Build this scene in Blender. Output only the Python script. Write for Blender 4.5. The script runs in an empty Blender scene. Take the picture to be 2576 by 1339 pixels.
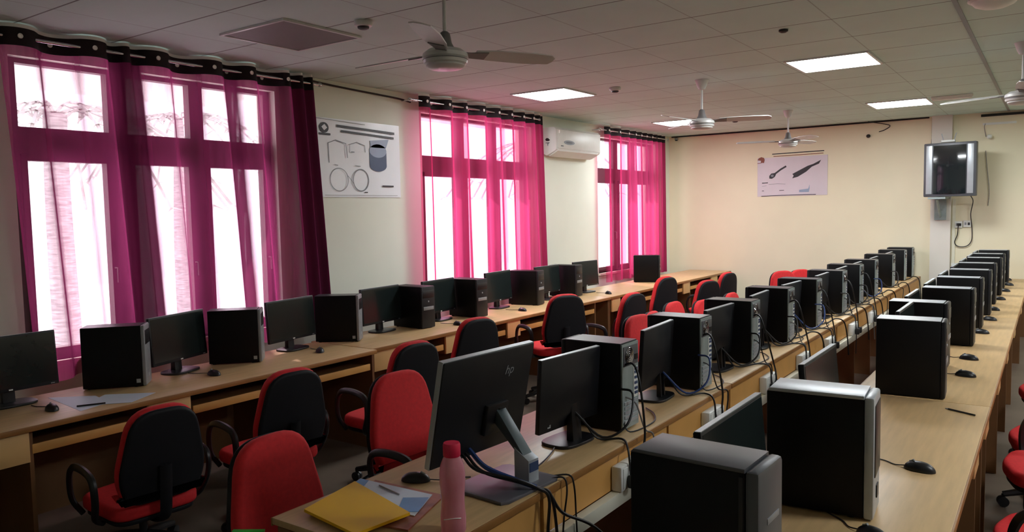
import bpy, bmesh, math, random
from math import sin, cos, pi, radians as R
from mathutils import Matrix, Vector

random.seed(7)
SC = bpy.context.scene
COL = SC.collection

# ------------------------------------------------------------------ materials
def lin(c):
    c = c / 255.0
    return c / 12.92 if c <= 0.04045 else ((c + 0.055) / 1.055) ** 2.4

def rgb(r, g, b):
    return (lin(r), lin(g), lin(b), 1.0)

def mat(name, col, rough=0.5, metal=0.0, var=0.06, scale=8.0, bump=0.0, bscale=200.0, spec=0.5, stretch=None, trans=0.0, coat=0.0):
    m = bpy.data.materials.new(name)
    m.use_nodes = True
    nt = m.node_tree
    b = nt.nodes['Principled BSDF']
    b.inputs['Roughness'].default_value = rough
    b.inputs['Metallic'].default_value = metal
    b.inputs['Specular IOR Level'].default_value = spec
    b.inputs['Transmission Weight'].default_value = trans
    b.inputs['Coat Weight'].default_value = coat
    tc = nt.nodes.new('ShaderNodeTexCoord')
    mp = nt.nodes.new('ShaderNodeMapping')
    if stretch:
        mp.inputs['Scale'].default_value = stretch
    nt.links.new(tc.outputs['Object'], mp.inputs['Vector'])
    n = nt.nodes.new('ShaderNodeTexNoise')
    n.inputs['Scale'].default_value = scale
    n.inputs['Detail'].default_value = 4
    nt.links.new(mp.outputs['Vector'], n.inputs['Vector'])
    cr = nt.nodes.new('ShaderNodeValToRGB')
    cr.color_ramp.elements[0].position = 0.3
    cr.color_ramp.elements[1].position = 0.7
    cr.color_ramp.elements[0].color = tuple(max(0, k * (1 - var)) for k in col[:3]) + (1,)
    cr.color_ramp.elements[1].color = tuple(min(1, k * (1 + var)) for k in col[:3]) + (1,)
    nt.links.new(n.outputs['Fac'], cr.inputs['Fac'])
    nt.links.new(cr.outputs['Color'], b.inputs['Base Color'])
    if bump > 0:
        n2 = nt.nodes.new('ShaderNodeTexNoise')
        n2.inputs['Scale'].default_value = bscale
        nt.links.new(tc.outputs['Object'], n2.inputs['Vector'])
        bp = nt.nodes.new('ShaderNodeBump')
        bp.inputs['Strength'].default_value = bump
        bp.inputs['Distance'].default_value = 0.002
        nt.links.new(n2.outputs['Fac'], bp.inputs['Height'])
        nt.links.new(bp.outputs['Normal'], b.inputs['Normal'])
    return m

def emit(name, col, strength):
    m = bpy.data.materials.new(name)
    m.use_nodes = True
    nt = m.node_tree
    nt.nodes.clear()
    o = nt.nodes.new('ShaderNodeOutputMaterial')
    e = nt.nodes.new('ShaderNodeEmission')
    e.inputs['Color'].default_value = col
    e.inputs['Strength'].default_value = strength
    nt.links.new(e.outputs[0], o.inputs[0])
    return m

def math_node(nt, op, a=None, b=None):
    n = nt.nodes.new('ShaderNodeMath')
    n.operation = op
    for i, v in enumerate((a, b)):
        if v is None:
            continue
        if isinstance(v, (int, float)):
            n.inputs[i].default_value = v
        else:
            nt.links.new(v, n.inputs[i])
    return n.outputs[0]

def ceiling_material():
    m = mat('ceiling_board', rgb(196, 218, 211), 0.85, var=0.03, scale=3)
    nt = m.node_tree
    b = nt.nodes['Principled BSDF']
    geo = nt.nodes.new('ShaderNodeNewGeometry')
    sp = nt.nodes.new('ShaderNodeSeparateXYZ')
    nt.links.new(geo.outputs['Position'], sp.inputs[0])
    def line(src, off, per, w):
        t = math_node(nt, 'ADD', src, -off)
        t = math_node(nt, 'DIVIDE', t, per)
        t = math_node(nt, 'FRACT', math_node(nt, 'ADD', t, 100.5))
        t = math_node(nt, 'ABSOLUTE', math_node(nt, 'ADD', t, -0.5))
        return math_node(nt, 'LESS_THAN', t, w / per)
    lx = math_node(nt, 'MULTIPLY', line(sp.outputs['X'], -0.495, 0.675, 0.004), 0.35)
    ly = math_node(nt, 'MULTIPLY', line(sp.outputs['Y'], 5.19, 0.62, 0.006), 0.75)
    f = math_node(nt, 'MAXIMUM', lx, ly)
    mx = nt.nodes.new('ShaderNodeMix')
    mx.data_type = 'RGBA'
    src = b.inputs['Base Color'].links[0].from_socket
    nt.links.new(f, mx.inputs['Factor'])
    nt.links.new(src, mx.inputs['A'])
    mx.inputs['B'].default_value = rgb(70, 62, 58)
    nt.links.new(mx.outputs['Result'], b.inputs['Base Color'])
    return m

def floor_material():
    m = mat('floor_tile', rgb(112, 98, 86), 0.45, var=0.2, scale=2.5)
    return m

def curtain_material(name, opac, deep, thru, dark):
    m = bpy.data.materials.new(name)
    m.use_nodes = True
    nt = m.node_tree
    nt.nodes.clear()
    out = nt.nodes.new('ShaderNodeOutputMaterial')
    tr = nt.nodes.new('ShaderNodeBsdfTransparent')
    tr.inputs['Color'].default_value = (1.0, thru[0], thru[1], 1)
    tl = nt.nodes.new('ShaderNodeBsdfTranslucent')
    tl.inputs['Color'].default_value = (deep[0] * 1.3, deep[1], deep[2] * 1.2, 1)
    df = nt.nodes.new('ShaderNodeBsdfDiffuse')
    # weave variation
    tc = nt.nodes.new('ShaderNodeTexCoord')
    mp = nt.nodes.new('ShaderNodeMapping')
    mp.inputs['Scale'].default_value = (1, 14, 0.6)
    nz = nt.nodes.new('ShaderNodeTexNoise')
    nz.inputs['Scale'].default_value = 2.5
    nt.links.new(tc.outputs['Object'], mp.inputs['Vector'])
    nt.links.new(mp.outputs['Vector'], nz.inputs['Vector'])
    df.inputs['Color'].default_value = (deep[0], deep[1], deep[2], 1)
    a = nt.nodes.new('ShaderNodeMixShader')
    a.inputs[0].default_value = 0.35
    nt.links.new(tl.outputs[0], a.inputs[1])
    nt.links.new(df.outputs[0], a.inputs[2])
    lw = nt.nodes.new('ShaderNodeLayerWeight')
    lw.inputs['Blend'].default_value = 0.5
    # a sheer weave closes up as it turns away from the eye
    f = math_node(nt, 'POWER', lw.outputs['Facing'], 1.6)
    f = math_node(nt, 'MULTIPLY', f, 0.5)
    v = math_node(nt, 'MULTIPLY', math_node(nt, 'ADD', nz.outputs['Fac'], -0.5), 0.25)
    f = math_node(nt, 'ADD', math_node(nt, 'ADD', f, opac), v)
    at = nt.nodes.new('ShaderNodeAttribute')
    at.attribute_name = 'gather'
    f = math_node(nt, 'ADD', f, at.outputs['Fac'])
    # several layers of cloth let less light through
    hv = math_node(nt, 'SUBTRACT', 1.0, math_node(nt, 'MULTIPLY', at.outputs['Fac'], dark))
    hv = math_node(nt, 'MAXIMUM', hv, 0.08)
    vm = nt.nodes.new('ShaderNodeVectorMath')
    vm.operation = 'SCALE'
    vm.inputs[0].default_value = (deep[0] * 1.3, deep[1], deep[2] * 1.2)
    nt.links.new(hv, vm.inputs['Scale'])
    nt.links.new(vm.outputs[0], tl.inputs['Color'])
    cl = nt.nodes.new('ShaderNodeClamp')
    nt.links.new(f, cl.inputs[0])
    cl.inputs['Max'].default_value = 0.995
    s = nt.nodes.new('ShaderNodeMixShader')
    nt.links.new(cl.outputs[0], s.inputs[0])
    nt.links.new(tr.outputs[0], s.inputs[1])
    nt.links.new(a.outputs[0], s.inputs[2])
    nt.links.new(s.outputs[0], out.inputs[0])
    return m

def glass_material():
    m = bpy.data.materials.new('window_glass')
    m.use_nodes = True
    nt = m.node_tree
    nt.nodes.clear()
    out = nt.nodes.new('ShaderNodeOutputMaterial')
    tr = nt.nodes.new('ShaderNodeBsdfTransparent')
    tr.inputs['Color'].default_value = (0.93, 0.95, 0.95, 1)
    gl = nt.nodes.new('ShaderNodeBsdfGlossy')
    gl.inputs['Roughness'].default_value = 0.05
    s = nt.nodes.new('ShaderNodeMixShader')
    s.inputs[0].default_value = 0.05
    nt.links.new(tr.outputs[0], s.inputs[1])
    nt.links.new(gl.outputs[0], s.inputs[2])
    nt.links.new(s.outputs[0], out.inputs[0])
    return m

M = dict(
    wall_left=mat('wall_paint_grey', rgb(232, 236, 222), 0.8, var=0.025, scale=2),
    wall_far=mat('wall_paint_cream', rgb(234, 226, 198), 0.8, var=0.025, scale=2),
    wall_shaded=mat('wall_paint_shaded', rgb(222, 218, 210), 0.8, var=0.03, scale=2),  # cooler wall colour with the pilaster's shade painted in
    ceiling=ceiling_material(), floor=floor_material(),
    desk=mat('desk_laminate', rgb(200, 167, 120), 0.38, var=0.10, scale=5, stretch=(9, 0.8, 1)),
    desk_edge=mat('desk_edge_band', rgb(158, 110, 58), 0.45, var=0.12, scale=7, stretch=(1, 1, 1)),
    desk_panel=mat('desk_panel', rgb(214, 160, 88), 0.5, var=0.08, scale=4),
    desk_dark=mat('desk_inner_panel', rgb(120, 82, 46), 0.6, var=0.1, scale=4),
    box_front=mat('drawer_front', rgb(228, 186, 124), 0.5, var=0.05, scale=5),
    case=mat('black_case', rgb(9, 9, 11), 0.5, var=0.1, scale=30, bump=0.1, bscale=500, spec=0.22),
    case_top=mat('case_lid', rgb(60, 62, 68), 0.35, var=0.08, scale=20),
    screen=mat('dark_screen', rgb(30, 38, 38), 0.18, var=0.03, spec=0.6),
    plastic=mat('black_plastic', rgb(24, 24, 27), 0.38, var=0.08, scale=30),
    shell=mat('monitor_shell', rgb(26, 27, 31), 0.45, spec=0.35, var=0.06, scale=25),
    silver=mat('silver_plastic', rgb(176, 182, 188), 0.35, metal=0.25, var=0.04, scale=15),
    grey=mat('grey_bezel', rgb(146, 150, 155), 0.4, metal=0.2, var=0.05, scale=15),
    darkgrey=mat('slate_bezel', rgb(82, 84, 90), 0.4, metal=0.1, var=0.05, scale=15),
    steel=mat('rear_steel', rgb(158, 172, 172), 0.4, metal=0.3, var=0.12, scale=18),
    neck=mat('stand_grey_green', rgb(72, 84, 88), 0.4, metal=0.2, var=0.05),
    plate=mat('stand_plate_grey', rgb(104, 104, 112), 0.4, metal=0.3, var=0.05),
    white=mat('white_plastic', rgb(228, 230, 226), 0.4, var=0.03, scale=10),
    fanwhite=mat('fan_enamel', rgb(205, 205, 203), 0.35, var=0.04, scale=10),
    fandark=mat('fan_band', rgb(120, 118, 118), 0.4, var=0.05),
    red=mat('red_fabric', rgb(216, 36, 42), 0.8, var=0.08, scale=60, bump=0.25, bscale=900),
    chairback=mat('black_chair_shell', rgb(20, 20, 25), 0.6, spec=0.3, var=0.08, scale=40, bump=0.15, bscale=700),
    cable=mat('black_rubber', rgb(16, 15, 17), 0.5, var=0.1),
    cable_blue=mat('blue_rubber', rgb(34, 62, 120), 0.45, var=0.1),
    cable_grey=mat('grey_rubber', rgb(120, 118, 116), 0.5, var=0.1),
    chrome=mat('chrome', rgb(200, 200, 205), 0.15, metal=1.0, var=0.03),
    eyelet=mat('eyelet_lit_white', rgb(245, 244, 240), 0.25, metal=0.0, var=0.02),
    header=mat('curtain_header', rgb(26, 14, 20), 0.85, var=0.1, scale=40),
    top_white=mat('curtain_top_white', rgb(240, 240, 238), 0.8, var=0.02),
    frame=mat('window_frame', rgb(92, 74, 74), 0.6, var=0.08, scale=6),
    paper=mat('poster_paper', rgb(242, 246, 252), 0.3, var=0.03, scale=3, spec=0.6),
    paper_warm=mat('poster_paper_warm', rgb(214, 204, 212), 0.5, var=0.04, scale=3),
    ink=mat('print_ink', rgb(38, 34, 40), 0.5, var=0.05),
    ink_grey=mat('print_grey', rgb(120, 124, 130), 0.5, var=0.05),
    ink_blue=mat('print_blue', rgb(62, 78, 112), 0.4, var=0.1, scale=6),
    ink_pale=mat('print_pale_blue', rgb(150, 164, 190), 0.4, var=0.06, scale=6),
    ink_brown=mat('print_brown', rgb(130, 56, 26), 0.5, var=0.15, scale=20),
    sheet=mat('white_sheet', rgb(206, 216, 230), 0.6, var=0.02, scale=5),
    yellow=mat('yellow_card', rgb(240, 184, 10), 0.55, var=0.05, scale=4),
    sky_sheet=mat('blue_print_sheet', rgb(96, 150, 200), 0.5, var=0.12, scale=8),
    brown_sheet=mat('magazine_edge', rgb(150, 84, 60), 0.5, var=0.4, scale=18),
    green=mat('green_wrapper', rgb(40, 190, 70), 0.35, var=0.1, scale=10),
    cap=mat('bottle_cap', rgb(226, 40, 80), 0.45, var=0.04),
    tube=mat('trunking_white', rgb(224, 222, 204), 0.45, var=0.04),
    trunk=mat('palm_bark', rgb(176, 174, 172), 0.9, var=0.35, scale=6, stretch=(1, 1, 8)),
    frond=mat('palm_leaf', rgb(186, 190, 184), 0.8, var=0.3, scale=5),
    ground=mat('outside_ground', rgb(240, 240, 238), 0.9, var=0.05),
    light=emit('lit_diffuser', (0.94, 0.98, 1.0, 1), 34.0),
    unlit=mat('unlit_diffuser', rgb(112, 106, 104), 0.6, var=0.03),
    glass=glass_material(),
    tvglass=mat('tube_glass', rgb(26, 32, 36), 0.08, var=0.05, spec=0.9, coat=0.6),
    led=mat('led_white', rgb(250, 250, 245), 0.3, var=0.01),
)
def bottle_material():
    m = bpy.data.materials.new('pink_translucent')
    m.use_nodes = True
    nt = m.node_tree
    b = nt.nodes['Principled BSDF']
    nz = nt.nodes.new('ShaderNodeTexNoise')
    nz.inputs['Scale'].default_value = 6
    cr = nt.nodes.new('ShaderNodeValToRGB')
    cr.color_ramp.elements[0].color = rgb(240, 150, 168)
    cr.color_ramp.elements[1].color = rgb(248, 176, 190)
    nt.links.new(nz.outputs['Fac'], cr.inputs['Fac'])
    nt.links.new(cr.outputs['Color'], b.inputs['Base Color'])
    b.inputs['Roughness'].default_value = 0.14
    b.inputs['Transmission Weight'].default_value = 0.35
    b.inputs['IOR'].default_value = 1.15
    b.inputs['Coat Weight'].default_value = 0.5
    return m
M['bottle'] = bottle_material()
M['curtain_wide'] = curtain_material('magenta_sheer_wide', 0.30, (0.38, 0.055, 0.17), (0.76, 0.88), 1.05)
M['curtain_dense'] = curtain_material('magenta_sheer_dense', 0.22, (0.62, 0.07, 0.20), (0.47, 0.66), 0.45)

# ------------------------------------------------------------------ mesh helpers
class G:
    """collects shapes and links them as one mesh object"""
    def __init__(self):
        self.bm = bmesh.new()

    def _add(self, verts, faces, mtx=None):
        vs = []
        for v in verts:
            v = Vector(v)
            if mtx is not None:
                v = mtx @ v
            vs.append(self.bm.verts.new(v))
        for f in faces:
            try:
                self.bm.faces.new([vs[i] for i in f])
            except ValueError:
                pass
        return self

    def box(self, x0, x1, y0, y1, z0, z1, mtx=None, bev=0.0, seg=2):
        if bev <= 0:
            v = [(x0, y0, z0), (x1, y0, z0), (x1, y1, z0), (x0, y1, z0), (x0, y0, z1), (x1, y0, z1), (x1, y1, z1), (x0, y1, z1)]
            f = [(3, 2, 1, 0), (4, 5, 6, 7), (0, 1, 5, 4), (1, 2, 6, 5), (2, 3, 7, 6), (3, 0, 4, 7)]
            return self._add(v, f, mtx)
        t = bmesh.new()
        bmesh.ops.create_cube(t, size=1.0)
        bmesh.ops.scale(t, vec=(x1 - x0, y1 - y0, z1 - z0), verts=t.verts)
        bmesh.ops.translate(t, vec=((x0 + x1) / 2, (y0 + y1) / 2, (z0 + z1) / 2), verts=t.verts)
        bmesh.ops.bevel(t, geom=t.edges[:], offset=bev, segments=seg, profile=0.5, affect='EDGES')
        return self._merge(t, mtx)

    def _merge(self, t, mtx=None):
        t.verts.index_update()
        self._add([v.co.copy() for v in t.verts], [[v.index for v in f.verts] for f in t.faces], mtx)
        t.free()
        return self

    def prism(self, poly, a0, a1, axis='z', mtx=None, bev=0.0, seg=2):
        """poly: 2D points; extruded along axis. x: poly=(y,z); y: poly=(x,z); z: poly=(x,y)"""
        def p(u, v, a):
            return {'z': (u, v, a), 'x': (a, u, v), 'y': (u, a, v)}[axis]
        n = len(poly)
        if bev > 0 and n > 8:
            area = sum(poly[i - 1][0] * poly[i][1] - poly[i][0] * poly[i - 1][1] for i in range(n))
            sg = 1 if area > 0 else -1
            nor = []
            for i in range(n):
                a, b = Vector(poly[i - 1]), Vector(poly[(i + 1) % n])
                t = (b - a)
                if t.length < 1e-9:
                    t = Vector((1, 0))
                t.normalize()
                nor.append(Vector((t.y, -t.x)) * sg)
            def ring(ins, a):
                return [p(poly[i][0] - nor[i].x * ins, poly[i][1] - nor[i].y * ins, a) for i in range(n)]
            K = seg + 1
            rings = [ring(bev * (1 - sin(pi / 2 * k / K)), a0 + bev * (1 - cos(pi / 2 * k / K))) for k in range(K + 1)]
            rings += [ring(bev * (1 - cos(pi / 2 * k / K)), a1 - bev * (1 - sin(pi / 2 * k / K))) for k in range(K + 1)]
            vs = [q for r_ in rings for q in r_]
            fs = [tuple(range(n))[::-1], tuple((len(rings) - 1) * n + i for i in range(n))]
            for j in range(len(rings) - 1):
                for i in range(n):
                    i2 = (i + 1) % n
                    fs.append((j * n + i, j * n + i2, (j + 1) * n + i2, (j + 1) * n + i))
            return self._add(vs, fs, mtx)
        t = bmesh.new()
        lo = [t.verts.new(p(u, v, a0)) for u, v in poly]
        hi = [t.verts.new(p(u, v, a1)) for u, v in poly]
        t.faces.new(lo[::-1])
        t.faces.new(hi)
        for i in range(n):
            t.faces.new((lo[i], lo[(i + 1) % n], hi[(i + 1) % n], hi[i]))
        bmesh.ops.recalc_face_normals(t, faces=t.faces)
        if bev > 0:
            es = [e for e in t.edges if (e.verts[0] in lo and e.verts[1] in lo) or (e.verts[0] in hi and e.verts[1] in hi)]
            bmesh.ops.bevel(t, geom=es, offset=bev, segments=seg, profile=0.5, affect='EDGES')
        return self._merge(t, mtx)

    def lathe(self, prof, n=24, mtx=None):
        verts, faces = [], []
        for r, z in prof:
            for k in range(n):
                a = 2 * pi * k / n
                verts.append((r * cos(a), r * sin(a), z))
        m = len(prof)
        for i in range(m - 1):
            for k in range(n):
                k2 = (k + 1) % n
                faces.append((i * n + k, i * n + k2, (i + 1) * n + k2, (i + 1) * n + k))
        if prof[0][0] > 1e-5:
            faces.append(tuple(range(n))[::-1])
        if prof[-1][0] > 1e-5:
            faces.append(tuple((m - 1) * n + k for k in range(n)))
        return self._add(verts, faces, mtx)

    def tube(self, pts, r, n=8, mtx=None, closed=False, r2=None, flat=1.0):
        pts = [Vector(p) for p in pts]
        verts, faces = [], []
        m = len(pts)
        up = Vector((0, 0, 1))
        prev = None
        for i, p in enumerate(pts):
            if closed:
                t = pts[(i + 1) % m] - pts[i - 1]
            else:
                t = pts[min(i + 1, m - 1)] - pts[max(i - 1, 0)]
            if t.length < 1e-9:
                t = Vector((0, 0, 1))
            t.normalize()
            if prev is None:
                a = t.cross(up)
                if a.length < 1e-3:
                    a = t.cross(Vector((1, 0, 0)))
            else:
                a = prev - t * prev.dot(t)
                if a.length < 1e-4:
                    a = t.cross(up)
            a.normalize()
            prev = a
            b = t.cross(a)
            rr = r if r2 is None else r + (r2 - r) * i / (m - 1)
            for k in range(n):
                an = 2 * pi * k / n
                verts.append(p + a * (rr * cos(an)) + b * (rr * sin(an) * flat))
        for i in range(m if closed else m - 1):
            j = (i + 1) % m
            for k in range(n):
                k2 = (k + 1) % n
                faces.append((i * n + k, i * n + k2, j * n + k2, j * n + k))
        if not closed:
            faces.append(tuple(range(n))[::-1])
            faces.append(tuple((m - 1) * n + k for k in range(n)))
        return self._add(verts, faces, mtx)

    def ell(self, c, s, n=20, m=12, zmin=-1.0, mtx=None):
        prof = []
        for i in range(m + 1):
            t = -1 + 2 * i / m
            t = max(t, zmin)
            a = math.asin(max(-1, min(1, t)))
            prof.append((max(1e-6, cos(a)), sin(a)))
        T = Matrix.Translation(c) @ Matrix.Diagonal((s[0], s[1], s[2], 1))
        if mtx is not None:
            T = mtx @ T
        return self.lathe(prof, n, T)

    def quad(self, pts, mtx=None):
        return self._add(pts, [tuple(range(len(pts)))], mtx)

    def build(self, name, m, parent=None, smooth=40, loc=None):
        bmesh.ops.remove_doubles(self.bm, verts=self.bm.verts, dist=1e-6)
        bmesh.ops.recalc_face_normals(self.bm, faces=self.bm.faces)
        me = bpy.data.meshes.new(name)
        self.bm.to_mesh(me)
        self.bm.free()
        me.materials.append(m)
        if smooth:
            me.shade_smooth()
            me.set_sharp_from_angle(angle=R(smooth))
        o = bpy.data.objects.new(name, me)
        COL.objects.link(o)
        if parent is not None:
            o.parent = parent
        if loc:
            o.location = loc
        return o

def tag(o, label, cat, group=None):
    o['label'] = label
    o['category'] = cat
    if group:
        o['group'] = group
    return o

def thing(name, label, cat, loc=(0, 0, 0), rz=0.0, group=None):
    o = bpy.data.objects.new(name, None)
    o.empty_display_size = 0.05
    COL.objects.link(o)
    o.location = loc
    o.rotation_euler = (0, 0, rz)
    return tag(o, label, cat, group)

def struct(name, g, m, parent=None, smooth=0):
    o = g.build(name, m, parent, smooth)
    if parent is None:
        o['kind'] = 'structure'
    return o

def dup(root, label, loc, rz, group=None):
    def cp(o, par):
        c = o.copy()
        COL.objects.link(c)
        if par is not None:
            c.parent = par
        for ch in list(o.children):
            cp(ch, c)
        return c
    r = cp(root, None)
    r.location = loc
    r.rotation_euler = (0, 0, rz)
    r['label'] = label
    if group:
        r['group'] = group
    return r

ORD = ['first', 'second', 'third', 'fourth', 'fifth', 'sixth', 'seventh', 'eighth', 'ninth', 'tenth', 'eleventh', 'twelfth']

def smooth_path(pts, n=6):
    """Catmull-Rom through the points"""
    P = [Vector(p) for p in pts]
    P = [P[0] * 2 - P[1]] + P + [P[-1] * 2 - P[-2]]
    out = []
    for i in range(1, len(P) - 2):
        for k in range(n):
            t = k / n
            a, b, c, d = P[i - 1], P[i], P[i + 1], P[i + 2]
            out.append(0.5 * ((2 * b) + (c - a) * t + (2 * a - 5 * b + 4 * c - d) * t * t + (3 * b - a - 3 * c + d) * t ** 3))
    out.append(P[-2])
    return out

# ------------------------------------------------------------------ room
XW, YF, ZC = -5.168, 11.85, 2.915       # window wall, far wall, ceiling
XR, YB = 3.4, -1.6                       # right wall and back wall (behind the camera)
ZD = 0.75                                # desk tops
WT = 0.24
WIN = [(2.10, 4.04), (5.80, 7.78), (9.42, 11.32)]
WZ0, WZ1 = 0.86, 2.755
struct('floor', G().box(XW, XR, YB, YF, -0.1, 0), M['floor'])
struct('ceiling', G().box(XW - WT, XR, YB, YF + 0.2, ZC, ZC + 0.1), M['ceiling'])
g = G()
ys = [YB] + [v for w in WIN for v in w] + [YF]
for i in range(0, len(ys), 2):
    g.box(XW - WT, XW, ys[i], ys[i + 1], 0, ZC)
for a, b in WIN:
    g.box(XW - WT, XW, a, b, 0, WZ0)
    g.box(XW - WT, XW, a, b, WZ1, ZC)
struct('wall_left', g, M['wall_left'])
g = G().box(XW - WT, XR, YF, YF + 0.2, 0, ZC)
struct('wall_far', g, M['wall_far'])
struct('wall_right', G().box(XR, XR + 0.2, YB, YF + 0.2, 0, ZC), M['wall_far'])
struct('wall_back', G().box(XW - WT, XR, YB - 0.2, YB, 0, ZC), M['wall_left'])
# shallow pilaster behind the television, its shadow tone mixed into the paint
struct('trim_1', G().box(-1.36, -1.12, YF - 0.07, YF, 0, ZC), M['wall_shaded'])
# dark joint strip along the far wall and ceiling
g = G()
g.tube([(XW + 0.05, YF - 0.012, ZC - 0.012), (-3.2, YF - 0.012, ZC - 0.018), (-1.40, YF - 0.012, ZC - 0.012)], 0.011, 6)
g.tube([(-1.36, YF - 0.012, ZC - 0.02), (-1.36, YF - 0.012, 2.62), (-1.38, YF - 0.012, 2.4)], 0.009, 6)
struct('trim_2', g, M['cable'], smooth=40)
struct('trim_3', G().box(-0.80, 3.3, YF - 0.03, YF, ZC - 0.055, ZC - 0.025), M['cable'])
# strong ceiling bead running the length of the room
struct('trim_4', G().box(-0.508, -0.482, YB, YF, ZC - 0.007, ZC), M['fandark'])

for wi, (a, b) in enumerate(WIN):
    n = 'window_%d' % (wi + 1)
    xg = XW - 0.105
    w = b - a
    # three casements with fixed lights above; proportions of the first window
    st = [0.065, 0.13, 0.11, 0.06]
    free = w - sum(st)
    ws = [free * 0.355, free * 0.30, free * 0.345]
    fr = G()
    y = a
    edges = []
    for k in range(4):
        fr.box(xg - 0.04, xg + 0.03, y, y + st[k], WZ0, WZ1)
        y += st[k]
        if k < 3:
            edges.append((y, y + ws[k]))
            y += ws[k]
    for y0, y1 in edges:
        fr.box(xg - 0.04, xg + 0.03, y0, y1, WZ0, WZ0 + 0.03)
        fr.box(xg - 0.04, xg + 0.03, y0, y1, 2.165, 2.335)
        fr.box(xg - 0.04, xg + 0.03, y0, y1, WZ1 - 0.03, WZ1)
    root = struct(n, fr, M['frame'])
    for y0, y1 in edges:
        # casement sash, its handle and the panes
        s = G()
        for q0, q1 in ((y0, y0 + 0.035), (y1 - 0.035, y1)):
            s.box(xg - 0.02, xg + 0.045, q0, q1, WZ0 + 0.03, 2.165)
        s.box(xg - 0.02, xg + 0.045, y0, y1, WZ0 + 0.03, WZ0 + 0.07)
        s.box(xg - 0.02, xg + 0.045, y0, y1, 2.125, 2.165)
        so = s.build('sash', M['frame'], root, 0)
        G().box(xg, xg + 0.004, y0 + 0.02, y1 - 0.02, WZ0 + 0.05, 2.15).build('pane', M['glass'], so, 0)
        G().tube([(xg + 0.05, y1 - 0.017, 1.42), (xg + 0.085, y1 - 0.017, 1.42), (xg + 0.085, y1 - 0.017, 1.32)], 0.009, 8).build('handle', M['frame'], so)
        G().box(xg, xg + 0.004, y0 - 0.01, y1 + 0.01, 2.32, WZ1 - 0.02).build('pane', M['glass'], root, 0)
    struct('trim_%d' % (5 + wi), G().box(XW - 0.10, XW + 0.03, a - 0.02, b + 0.02, WZ0 - 0.03, WZ0), M['tube'])

# ------------------------------------------------------------------ curtains
def curtain(y0, folds, zb, amp, mt, lab, lean0, lean1, seed, dens):
    """folds: widths of the successive half folds (one eyelet each)"""
    rnd = random.Random(seed)
    root = thing('curtain', lab, 'curtain', (-5.05, y0, 0), 0, 'eyelet curtains along the window wall')
    W = sum(folds)
    zt, zh = ZC - 0.03, ZC - 0.135
    NS = 9
    nf = len(folds)
    st = [sum(folds[:i]) for i in range(nf + 1)]
    am = [min(1.0, 0.35 + f / 0.22 * 0.65) * rnd.uniform(0.85, 1.15) for f in folds]
    dr = [rnd.uniform(-1, 1) for _ in range(nf + 1)]
    def pt(i, z):
        k, t = divmod(i, NS)
        t /= NS
        if k >= nf:
            k, t = nf - 1, 1.0
        s = (zt - z) / (zt - zb)
        u = (st[k] + folds[k] * t) / W
        A = amp * am[k] * (0.9 + 0.15 * s)
        sgn = 1 if k % 2 == 0 else -1
        x = sgn * A * sin(pi * t) ** 0.7
        x += 0.16 * amp * s * sin(9 * u + seed)
        d = dr[k] * (1 - t) + dr[k + 1] * t
        y = st[k] + folds[k] * t + lean0 * s * (1 - u) + lean1 * s * u
        # drift of the fold edges on the way down
        y += 0.035 * d * s * (0.6 + 0.4 * sin(3.5 * s + 2 * d))
        return (x, y, z)
    def sheet(g, za, zb_, nz, off=0.0):
        n = nf * NS + 1
        verts, faces = [], []
        for j in range(nz + 1):
            z = za + (zb_ - za) * j / nz
            for i in range(n):
                p = pt(i, z)
                verts.append((p[0] + off, p[1], p[2]))
        for j in range(nz):
            for i in range(n - 1):
                faces.append((j * n + i, j * n + i + 1, (j + 1) * n + i + 1, (j + 1) * n + i))
        g._add(verts, faces)
    g = G()
    sheet(g, zh, zb, 24)
    fo = g.build('fabric', mt, root, 180)
    # how tightly the cloth is gathered, fold by fold
    me = fo.data
    n = nf * NS + 1
    ga = me.attributes.new('gather', 'FLOAT', 'POINT')
    if len(me.vertices) == n * 25:
        for vi in range(len(me.vertices)):
            i = vi % n
            k, t = divmod(i, NS)
            k = min(k, nf - 1)
            v = dens[k]
            if i % NS in (0, 1, NS - 1) and seed == 3:
                v = max(v, 0.45 if i % NS == 0 else 0.15)
            ga.data[vi].value = v
    g = G()
    sheet(g, zt, zh, 3)
    g.build('header_band', M['header'], root, 180)
    g = G()
    sheet(g, zt + 0.022, zt, 1, -0.004)
    g.build('top_strip', M['top_white'], root, 180)  # white strip along the top of the header band
    for k in range(nf):
        if folds[k] < 0.09:
            continue
        p = pt(k * NS + NS // 2, zt - 0.05)
        T = Matrix.Translation((p[0] + 0.006, p[1], zt - 0.05)) @ Matrix.Rotation(pi / 2, 4, 'Y')
        e = G()
        e.lathe([(0.014, -0.004), (0.0155, 0.002), (0.013, 0.005), (0.010, 0.005), (0.008, 0.002), (0.0001, 0.001)], 16, T)  # white centre disc paints the light shining through the hole
        e.build('eyelet', M['eyelet'], root)
    return root

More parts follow.
